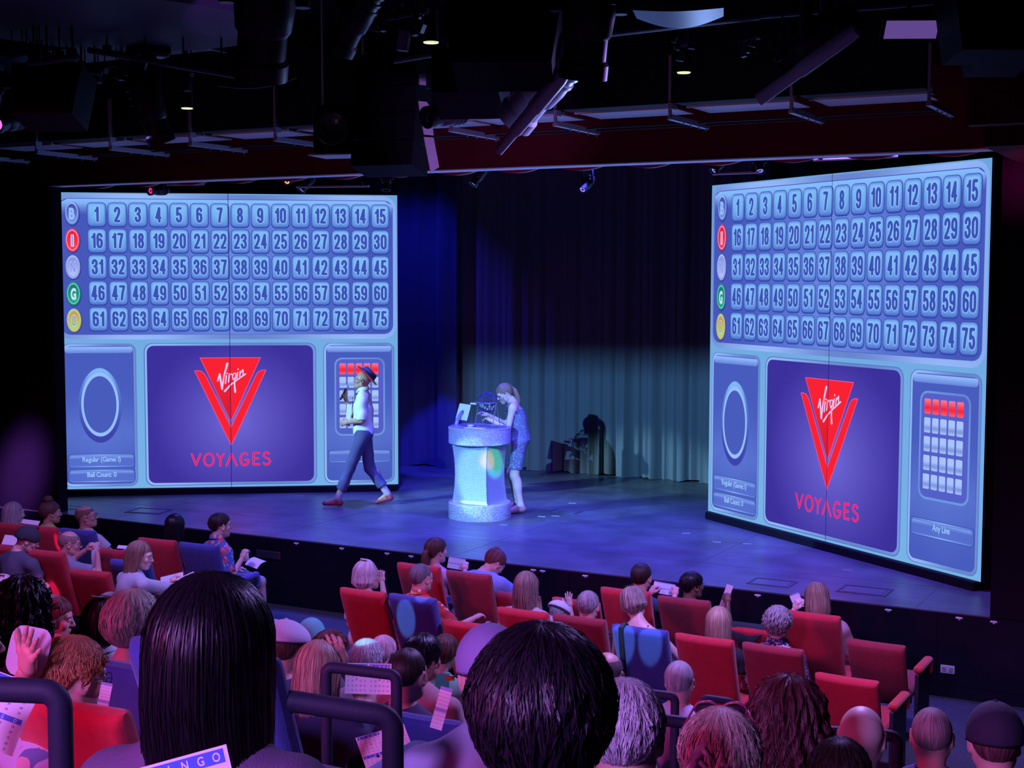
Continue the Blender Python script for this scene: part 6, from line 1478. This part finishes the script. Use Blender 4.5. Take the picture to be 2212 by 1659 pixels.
person((828, 1376), 'spectator with pinkish-white hair tied back, behind the turquoise-tinted head', D=10.3, hair=('up', 'pink'), kind='f', skin='pale', shirt=C('rose', (.45, .3, .35)), seed=25)
person((913, 1376), 'man with black hair faded at the sides, in the middle rows', D=7.7, hair=('short', 'black'), skin='tan', shirt=C('rosetan', (.4, .24, .25)), yaw=2, hy=-8, hp=.1, seed=26, hair_kw=dict(thick=.020))
person((966, 1374), 'dark-blond spectator with a green glow on the shoulder', D=9.4, hair=('short', 'brown'), skin='fair', shirt=C('green_glow', (.12, .4, .25)), yaw=6, hr=.2, seed=27)  # the green glow is put into the shirt's colour
person((880, 1402), 'buzz-cut man in a dark blue tee facing away behind the small hoop rail', D=6.5, hair=('buzz', 'dark'), skin='ruddy', shirt=C('navytee', (.035, .03, .09)), yaw=8, hy=-6, hp=.12, seed=28, sleeve=.7, g=1.05)
PC = person((1056, 1367), 'man in a faded blue baseball cap and pale collared shirt, lower centre', D=3.9, hair=('buzz', 'salt'), skin='ruddy', shirt=C('palelilac', (.42, .38, .55)), extra='collar', cap=('ball', (.24, .22, .42)), yaw=36, hy=10, hp=.18, lean=.1, near=True, seed=29)
PD = person((1168, 1398), 'nearest spectator, a big head of dark hair at the bottom centre', D=2.12, hair=('crop', ((.012, .008, .014), .34)), skin='tan', shirt=C('blackshirt', (.02, .018, .03)), yaw=28, near=True, seed=30, strands=3200, hair_kw=dict(thick=.032), scale=1.06)
person((941, 1163), 'woman in pink with a long brown ponytail held by a clip', floor=F0, hair=('up', 'brown'), kind='f', skin='fair', shirt=C('pinktee', (.5, .28, .38)), yaw=-2, hy=-16, arms=('lap', 'card'), sleeve=.7, g=1.05, seed=31, hands={'R': (1008, 1230, 13.95)})
tail([(0, -.10, .03), (-.004, -.125, -.02), (-.012, -.12, -.09), (-.015, -.11, -.16), (-.012, -.105, -.21)], [.022, .034, .042, .036, .012], 'brown')
person((1082, 1192), 'person in a blue shirt bending far forward, back of the head with a small bun', floor=F0, lean=.5, hp=.8, hy=-20, hair=('up', 'auburn'), kind='f', skin='ruddy', shirt=C('cornflower', (.22, .26, .52)), g=1.65, sleeve=.8, arms=('forward', 'forward'), yaw=-3, seed=32)
bun((0, -.07, .095), (.032, .028, .03), 'auburn')
person((1385, 1218), 'man with cropped hair in dark clothes reading a bingo card', floor=F0, hair=('buzz', 'dark'), skin='ruddy', shirt=C('darkteal2', (.02, .04, .06)), yaw=-2, hp=.05, arms=('card', 'card'), seed=33, hair_kw=dict(thick=.009), hands={'L': (1412, 1280, 12.95), 'R': (1462, 1284, 12.85)})
person((1494, 1238), 'black-haired spectator with glasses raising a paper in a braceleted fist', D=12.3, scale=.91, hair=('crop', 'black'), skin='brown', shirt=floral('speckle', (.04, .04, .08), [(.4, .38, .5)], 30), yaw=-8, hy=-30, arms=('lap', 'up'), glasses=True, seed=34, sleeve=.8, hands={'R': (1578, 1298, 12.4)}, hpose='grip')
person((1763, 1262), 'broad spectator in a dusty pink top with brown-blonde hair, looking down', floor=F0, hair=('long', 'darkblonde'), kind='f', skin='pale', shirt=C('dustypink', (.48, .26, .28)), yaw=-4, hy=34, hp=.35, lean=.15, g=1.6, sleeve=.9, arms=('card', 'card'), seed=35, hair_kw=dict(back=-.17), hands={'L': (1716, 1308, 12.05)})
front(793, 1214, 'spectator with a smooth white bob, forearm raised to the glasses', hair=('bob', 'white'), kind='f', skin='ruddy', shirt=C('whitetee', (.6, .56, .62)), yaw=-6, hy=-22, arms=('lap', 'face'), glasses=True, seed=36, sleeve=.8, hands={'R': (826, 1252, 12.95)}, hpose='relax')
front(908, 1219, 'balding man in a red floral shirt with wire glasses', hair=('thin', 'salt'), skin='ruddy', shirt=floral('floral_red', (.55, .03, .03), [(.7, .62, .6), (.75, .3, .05), (.1, .3, .15)], 13, .28), extra='collar', yaw=-4, hy=-12, arms=('lap', 'wide'), glasses=True, g=1.15, sleeve=.85, seed=37)
front(1137, 1238, 'woman with long two-tone hair catching a turquoise light', hair=('long', ((.30, .22, .18), .45)), kind='f', skin='pale', shirt=C('rosewhite', (.55, .48, .5)), yaw=2, seed=38, arms=('lap', 'wide'), strands=500)
front(1270, 1278, 'man with grey cropped hair in a patterned shirt', hair=('short', 'grey'), skin='ruddy', shirt=floral('pattern_grey', (.3, .3, .34), [(.55, .5, .5), (.1, .1, .2)], 22), yaw=4, seed=39, hair_kw=dict(thick=.006), scale=.96)
front(1362, 1272, 'woman with a tilted blonde bob and red-strapped bare back', hair=('bob', ((.45, .38, .32), .4)), kind='f', skin='pale', shirt=C('redtop', (.5, .03, .04)), straps=True, neckline=.13, hr=-.28, hy=14, hp=.3, yaw=0, side=-.10, seed=40, arms=('lap', 'wide'), strands=600, hair_kw=dict(back=-.085), g=.98)
front(1553, 1314, 'spectator with long poker-straight blonde hair in the second row', hair=('straight', 'blonde'), kind='f', skin='fair', shirt=C('black', (.02, .02, .025)), yaw=2, seed=41, strands=600, scale=.94)
front(1680, 1315, 'woman with curly grey hair and a navy and pink floral blouse', hair=('curly', 'grey'), kind='f', skin='ruddy', shirt=floral('floral_navy', (.03, .02, .10), [(.6, .3, .4), (.45, .4, .55)], 24, .36), extra='collar', yaw=-2, g=1.12, sleeve=1.2, seed=42, strands=500, hair_kw=dict(thick=.022))
person((1214, 1301), 'spectator bowed under a white cap with a hand laid on it', hair=('short', 'grey'), skin='fair', shirt=C('mint', (.4, .5, .5)), cap=('flat', (.72, .68, .76)), lean=.75, hp=.6, yaw=-10, D=12.4, scale=.86, arms=('lap', 'headhand'), seed=43, hands={'R': (1232, 1304, 12.5)}, hpose='open')
person((1311, 1410), 'bald-crowned man with a pink reflection, right of the nearest dark head', D=7.7, hair=('ring', 'salt'), skin='ruddy', shirt=C('dusk', (.06, .05, .12)), yaw=14, hy=-12, seed=44, hair_kw=dict(thick=.004))
person((1467, 1430), 'balding grey-haired man in a lilac tee by the little hoop rail', D=8.4, hair=('thin', 'grey'), skin='ruddy', shirt=C('lilactee', (.48, .42, .56)), yaw=8, seed=45, sleeve=.7)
PG = person((1350, 1477), 'man with swept-back silver hair and a glowing red ear beside the nearest dark head', D=3.1, hair=('short', 'white'), skin='ruddy', shirt=C('steel', (.2, .2, .3)), yaw=22, hy=-6, hp=.15, near=True, seed=46, strands=2600, hair_kw=dict(thick=.010))
PK = person((1556, 1556), 'blonde woman with a claw clip and sunglasses pushed up on her head', D=3.55, hair=('crop', ((.78, .56, .44), .42)), kind='f', skin='fair', shirt=C('blush', (.5, .35, .4)), yaw=20, hp=.1, near=True, seed=47, strands=2400, hair_kw=dict(thick=.030))
t, HM, J = person.last
b = MB()
for s in (-1, 1):
    pl = [(s * .030, -.118, .085), (s * .042, -.140, .05), (s * .044, -.150, .0), (s * .040, -.146, -.05), (s * .028, -.128, -.085)]
    b.tube([(x + s * dx, y - .002, z) for x, y, z in pl for dx in (0,)], [.009, .014, .016, .014, .009], 10)
    for k in range(5): z = .055 - k * .027; b.tube([(s * .040, -.148, z), (s * .018, -.158, z - .004), (-s * .004, -.146, z - .008)], [.008, .006, .003], 8)
b.tube([(0, -.16, .03), (0, -.165, .0), (0, -.16, -.03)], [.006, .008, .006], 8)
o = b.build('claw_clip', M('clip_marble', (.55, .46, .52), .3, var=.7, vscale=30), J['_hair'], smooth=True); o.matrix_local = Matrix.Translation(Vector((-.035, .004, -.005))) @ Matrix.Rotation(.5, 4, 'Y')
b = MB()
for s in (-1, 1):
    b.tube([(s * .036 + .031 * math.cos(a), .03 - .014 * math.sin(a), .128 + .022 * math.sin(a)) for a in [2 * math.pi * i / 18 for i in range(18)]], .0035, 8, closed=True)
    b.tube([(s * .068, .03, .13), (s * .098, -.01, .08), (s * .10, -.05, .03)], .003, 6)
o = b.build('sunglasses', M('sunglass_frame', (.30, .04, .10), .25), t, smooth=True); o.matrix_local = HM
g_ = MB()
for s in (-1, 1): g_.ball((s * .036, .032, .128), (.029, .004, .021), 12)
g_.build('lens', M('dark_lens', (.03, .01, .03), .1), o, smooth=True)
PU = person((1702, 1488), 'spectator with a full head of dark auburn curls, lower right', D=4.85, hair=('curllong', ((.10, .025, .03), .4)), kind='f', skin='fair', shirt=C('wine', (.2, .03, .08)), yaw=14, near=True, seed=48, strands=3000, hair_kw=dict(thick=.05, nu=260, nv=60))
person((1862, 1527), 'man with a smooth shaved head in front of the right hoop rail', D=5.25, hair=None, skin='pale', shirt=C('dusk', (.06, .05, .12)), yaw=12, near=False, seed=49)
person((2014, 1531), 'man with a stubbly shaved head and violet-blue tee at the right', D=5.9, hair=('thin', ((.25, .2, .18), .6)), skin='ruddy', shirt=C('violettee', (.09, .07, .24)), yaw=10, seed=50, g=1.2, hair_kw=dict(thick=.002), neckline=-.01)
person((2150, 1532), 'man in a black cap worn backwards at the right picture edge', D=4.75, hair=('short', ((.14, .06, .06), .5)), skin='ruddy', shirt=C('black', (.02, .02, .025)), cap=('ball', (.02, .015, .035)), yaw=150 - 130, hy=-4, hp=.12, seed=51, near=True, strands=300)
person((1815, 1608), 'top of a dark-haired head at the bottom edge before the shaved head', D=4.3, hair=('short', 'dark'), kind='f', skin='fair', shirt=C('dusk', (.06, .05, .12)), yaw=16, seed=52, near=True, strands=1500, hair_kw=dict(thick=.018))
# bare arm and knee of somebody sitting left of the frame
PL_ = person((-150, 1372), 'person outside the frame whose bare knees show at the lower left corner', D=3.55, hair=('short', 'brown'), skin='ruddy', shirt=C('rose', (.45, .3, .35)), yaw=-52, lean=.2, legs='shorts', legc=(.1, .03, .06), shoes=(.05, .05, .05), arms=('card', 'card'), seed=53, g=1.15)

# ---------------------------------------------------------------- papers and other held things
paper('printed bingo card held up beside the ponytailed woman', 986, 1217, 14.0, .175, .115, 20, -15, 8)
paper('printed bingo card held open by the crop-haired man in the front row', 1434, 1271, 12.95, .20, .11, 18, -28, 8)
paper('long white paper slip raised in the fist of the black-haired spectator', 1568, 1290, 12.45, .06, .24, 15, 5, 18, .01, PAPER)
paper('small white card beside the face of the broad spectator in pink', 1721, 1298, 12.1, .085, .13, 20, -10, -22)
paper('folded white sheet standing on the knee of the man in blue floral', 531, 1203, 14.85, .10, .10, 0, 10, -5, .01, PAPER)
paper('white sheet lying over the knee of the man in blue floral', 552, 1216, 14.8, .17, .15, 20, -65, 25, .02, PAPER)
paper('white sheet in the lap of the long-haired woman with the wrist brace', 372, 1253, 13.5, .22, .14, 20, -50, -20, .01, PAPER)
paper('long paper slip curling up over the lap of the long-haired woman', 402, 1247, 13.4, .17, .055, 20, -40, -30, .01, PAPER)
paper('white page on the lap beside the dark knit cap', 25, 1167, 14.3, .18, .11, 25, -40, 5, .0, PAPER)
paper('white paper on the arm between the two front row heads at the far left', 66, 1128, 15.1, .20, .06, 25, -50, 8, .0, PAPER)
paper('small white sheet behind the low red seat in the left block', 268, 1182, 14.3, .14, .05, 25, -60, 5, .0, PAPER)
paper('white cloth strip hanging from the hands of the bald man in grey', 205, 1201, 14.4, .06, .27, 22, 5, 3, .02, M('white_cloth', (.62, .6, .64), .9), 'cloth_strip', 'cloth')
paper('white rounded board gripped at the left picture edge', 62, 1408, 4.35, .128, .155, 28, -12, 10, .004, M('white_board', (.55, .53, .62), .5), 'rounded_board', 'board', rnd=.3)
paper('large bingo card with dauber dots seen through the lower left hoop rail', -14, 1532, 3.3, .175, .17, 36, -25, 22, .02, PAPER, text=printed(3, 1, 2, [(.3, .2)], .02))
paper('bingo card sheet lying in the lap below the front hoop rail', 842, 1640, 5.15, .19, .26, 32, -52, -18, .0, PAPER, text=printed(5, 2, 3, [(-.2, .1), (.2, -.05), (.28, .3), (-.1, -.3)], 0))
paper('bingo card with printed grid behind the small hoop rail', 795, 1466, 6.0, .20, .13, 24, -12, 0, .0, PAPER, text=printed(6, 2, 1))
paper('narrow printed card held beyond the baseball cap', 953, 1530, 5.6, .05, .17, 20, -10, 14, .0, None)
paper('green-lit card glimpsed left of the baseball cap', 955, 1472, 8.8, .09, .10, 24, -12, 0, .0, M('green_lit_card', (.12, .55, .35), .7))  # green light put into the card's own colour
paper('orange slip above the green-lit card', 972, 1465, 8.3, .055, .03, 24, 0, 0, .0, M('orange_slip', (.7, .28, .06), .7))
paper('white printed strip held beside the red-haired man', 224, 1512, 4.3, .035, .11, 28, 0, 12, .0, None)
paper('blue-headed BINGO card held up at the bottom left, before the black bob', 322, 1758, 1.95, .25, .13, 33, -14, -14, .0, PAPER, text=printed(9, 2, 1, [], 0))
# ---------------------------------------------------------------- performers on the stage
def solve_stand(P): return P
# walking man: faces picture left. local +Y is his forward direction
man_floor = at_z(785, 1093, 0)
YM = 28.4 + 90
def mj():
    J = dict(stand=True)
    J['pel'] = v3(0, 0, .96); J['chest'] = v3(0, .01, 1.30); J['neck'] = v3(0, .015, 1.475)
    J['shL'], J['shR'] = v3(-.185, .0, 1.42), v3(.185, .0, 1.42)
    # right arm (far from camera is his right; camera sees his left side)
    J['elL'] = v3(-.24, .0, 1.14); J['wrL'] = v3(-.10, .20, 1.10); J['palmL'] = (1, .0, -.3); J['handL'] = 'relax'
    J['elR'] = v3(.20, .17, 1.17); J['wrR'] = v3(.10, .25, 1.40); J['palmR'] = (-.6, -.6, .2); J['handR'] = 'grip'
    J['hipL'], J['hipR'] = v3(-.095, 0, .93), v3(.095, 0, .93)
    J['knL'] = v3(-.09, .18, .50); J['anL'] = v3(-.09, .335, .10); J['toL'] = v3(-.10, .50, .045)
    J['knR'] = v3(.09, -.06, .49); J['anR'] = v3(.09, -.30, .14); J['toR'] = v3(.10, -.16, .035)
    J['hem'] = .30; J['cuff'] = .070; J['collar'] = True
    J['Rh'] = Rm(math.radians(6), -.14, 0); J['legmat'] = cloth('trouser_violet', (.07, .065, .20))
    return J
SHIRTW = cloth('stage_white', (.66, .70, .72))
t = person((788, 792), 'performer walking in a red-lined dark hat, white shirt and cropped trousers, microphone raised', skin='tan', hair=None, shirt=SHIRTW, yaw=YM, J=mj(), D=18.3, glasses=True, sleeve=1.0, res=.011, near=True, strands=60, shoes=(.30, .03, .06), group='performers', seed=60, g=.93)
t.location.z = 0.0
t, HM, J = person.last
# socks, tie, loose scarf ends
b = MB()
for n in 'LR': an = J['an' + n]; kn = J['kn' + n]; b.cyl(tuple(an + (kn - an) * -.02), tuple(an + (kn - an) * .24), .043, .047, 14)
b.build('socks', M('sock_lilac', (.45, .35, .6), .8), t, smooth=40)
b = MB(); nk = J['neck']
b.box((.0, nk[1] + .075, nk[2] - .02), (.035, .03, .04), bev=.01).prism([(-.012, 0), (.012, 0), (.03, -.25), (0, -.29), (-.03, -.25)], 0, .006, 0, None, (0, nk[1] + .125, nk[2] - .05))
b.build('tie', floral('tie_pattern', (.02, .02, .04), [(.5, .4, .5)], 40), t)
b = MB(); b.prism([(-.05, .12), (.02, .14), (.05, -.12), (-.01, -.16)], 0, .012, 0, RZ(1.2), (-.05, nk[1] + .17, 1.20)); b.build('scarf', M('white_cloth', (.62, .6, .64), .9), t)
b = MB().lathe([(.158, -.01), (.160, .0), (.158, .008), (.12, .006), (.105, .0)], 40, (0, -.01, 0), None, 0, .92, 1.08)
# hat: crown and brim, tilted back
HB = HM @ Matrix.Translation((0, -.050, .058)) @ Matrix.Rotation(.66, 4, 'X')
V, F = [], []; n = 48
prof = [(.0001, .088), (.03, .086), (.055, .096), (.078, .094), (.090, .08), (.096, .04), (.098, .004), (.110, .000), (.135, .002), (.158, .010), (.160, .006)]
for r, z in prof:
    for i in range(n): a = 2 * math.pi * i / n; V.append((r * .90 * math.cos(a), r * 1.10 * math.sin(a), z + (.02 * math.cos(a) ** 2 if r > .12 else 0) - (.012 if (r < .06 and abs(math.cos(a)) < .5) else 0)))
F = [(a * n + i, (a + 1) * n + i, (a + 1) * n + (i + 1) % n, a * n + (i + 1) % n) for a in range(len(prof) - 1) for i in range(n)]
hat = obj('hat', V, F, M('hat_felt', (.02, .022, .03), .8), t, smooth=True); hat.matrix_local = HB
V, F = [], []
for r, z in [(.160, .005), (.135, -.003), (.098, -.004)]:
    for i in range(n): a = 2 * math.pi * i / n; V.append((r * .90 * math.cos(a), r * 1.10 * math.sin(a), z + (.02 * math.cos(a) ** 2 if r > .12 else 0)))
F = [(a * n + i, (a + 1) * n + i, (a + 1) * n + (i + 1) % n, a * n + (i + 1) % n) for a in range(2) for i in range(n)]
obj('brim_lining', V, F, M('hat_red', (.65, .03, .05), .7), hat, smooth=True)
V, F = [], []
for r, z in [(.0985, .035), (.1005, .034), (.1015, .006), (.0995, .005)]:
    for i in range(n): a = 2 * math.pi * i / n; V.append((r * .90 * math.cos(a), r * 1.10 * math.sin(a), z))
F = [(a * n + i, (a + 1) * n + i, (a + 1) * n + (i + 1) % n, a * n + (i + 1) % n) for a in range(3) for i in range(n)]
obj('hat_band', V, F, M('hat_band', (.04, .04, .06), .4), hat, smooth=True)
# microphone in the fist
bpy.context.view_layer.update()
W = t.matrix_world; wr = Vector(J['wrR']); hd = (Vector(J['wrR']) - Vector(J['elR']) + Vector((0, .03, 0))).normalized()
mp = W @ (wr + hd * .075 + Vector((-.035, -.015, 0)))
mt = thing('microphone', 'handheld black microphone with a silver grille held at the performer’s mouth', 'microphone', mp)
dirm = (W @ (Vector(J['neck']) + Vector((0, .16, .155)))) - mp; dirm.normalize(); R = aim(dirm)
MB().lathe([(.009, -.10), (.012, -.098), (.013, .0), (.017, .06), (.019, .075), (.001, .08)], 18, R=R).build('handle', BLACKM, mt, smooth=40)
MB().lathe([(.019, .076), (.025, .085), (.027, .10), (.022, .118), (.0001, .125)], 18, R=R).build('grille', M('mic_grille', (.5, .5, .55), .35, .6), mt, smooth=True)
# woman behind the podium, facing left and down
def wj():
    J = dict(stand=True)
    J['pel'] = v3(0, 0, .93); J['chest'] = v3(.0, .05, 1.22); J['neck'] = v3(.0, .10, 1.385)
    J['shL'], J['shR'] = v3(-.155, .075, 1.34), v3(.155, .085, 1.34)
    J['elL'] = v3(-.19, .13, 1.08); J['wrL'] = v3(-.08, .34, 1.17); J['palmL'] = (0, 0, -1); J['handL'] = 'relax'
    J['elR'] = v3(.20, .20, 1.10); J['wrR'] = v3(.14, .42, 1.22); J['palmR'] = (0, .2, -1); J['handR'] = 'relax'
    J['hipL'], J['hipR'] = v3(-.085, 0, .90), v3(.085, 0, .90)
    J['knL'] = v3(-.07, .06, .49); J['anL'] = v3(-.07, -.02, .12); J['toL'] = v3(-.08, .12, .03)
    J['knR'] = v3(.08, .12, .50); J['anR'] = v3(.09, .05, .12); J['toR'] = v3(.09, .19, .03)
    J['Rh'] = Rm(math.radians(8), .50, 0); J['legskin'] = True; return J
DR = floral('sequin_dress', (.16, .14, .26), [(.08, .3, .18), (.4, .36, .5)], 26)
J0 = wj(); J0['legmat'] = DR
t = person((1083, 822), 'performer with a ponytail and one-shouldered sequin dress bending behind the podium', skin='pale', hair=('up', 'darkblonde'), kind='f', shirt=DR, yaw=28.4 + 82, J=J0, D=17.75, legs='dress', straps=True, neckline=.12, res=.011, near=True, strands=300, shoes=(.4, .2, .2), group='performers', seed=61, g=.86)
t.location.z = 0.0
tail([(0, -.112, .03), (0, -.135, -.03), (0, -.13, -.10), (.0, -.115, -.17), (0, -.10, -.22)], [.018, .026, .030, .024, .008], 'darkblonde')
t, HM, J = person.last
MB().tube([(.10, .12, .005), (.10, .20, .0)], .001, 4)
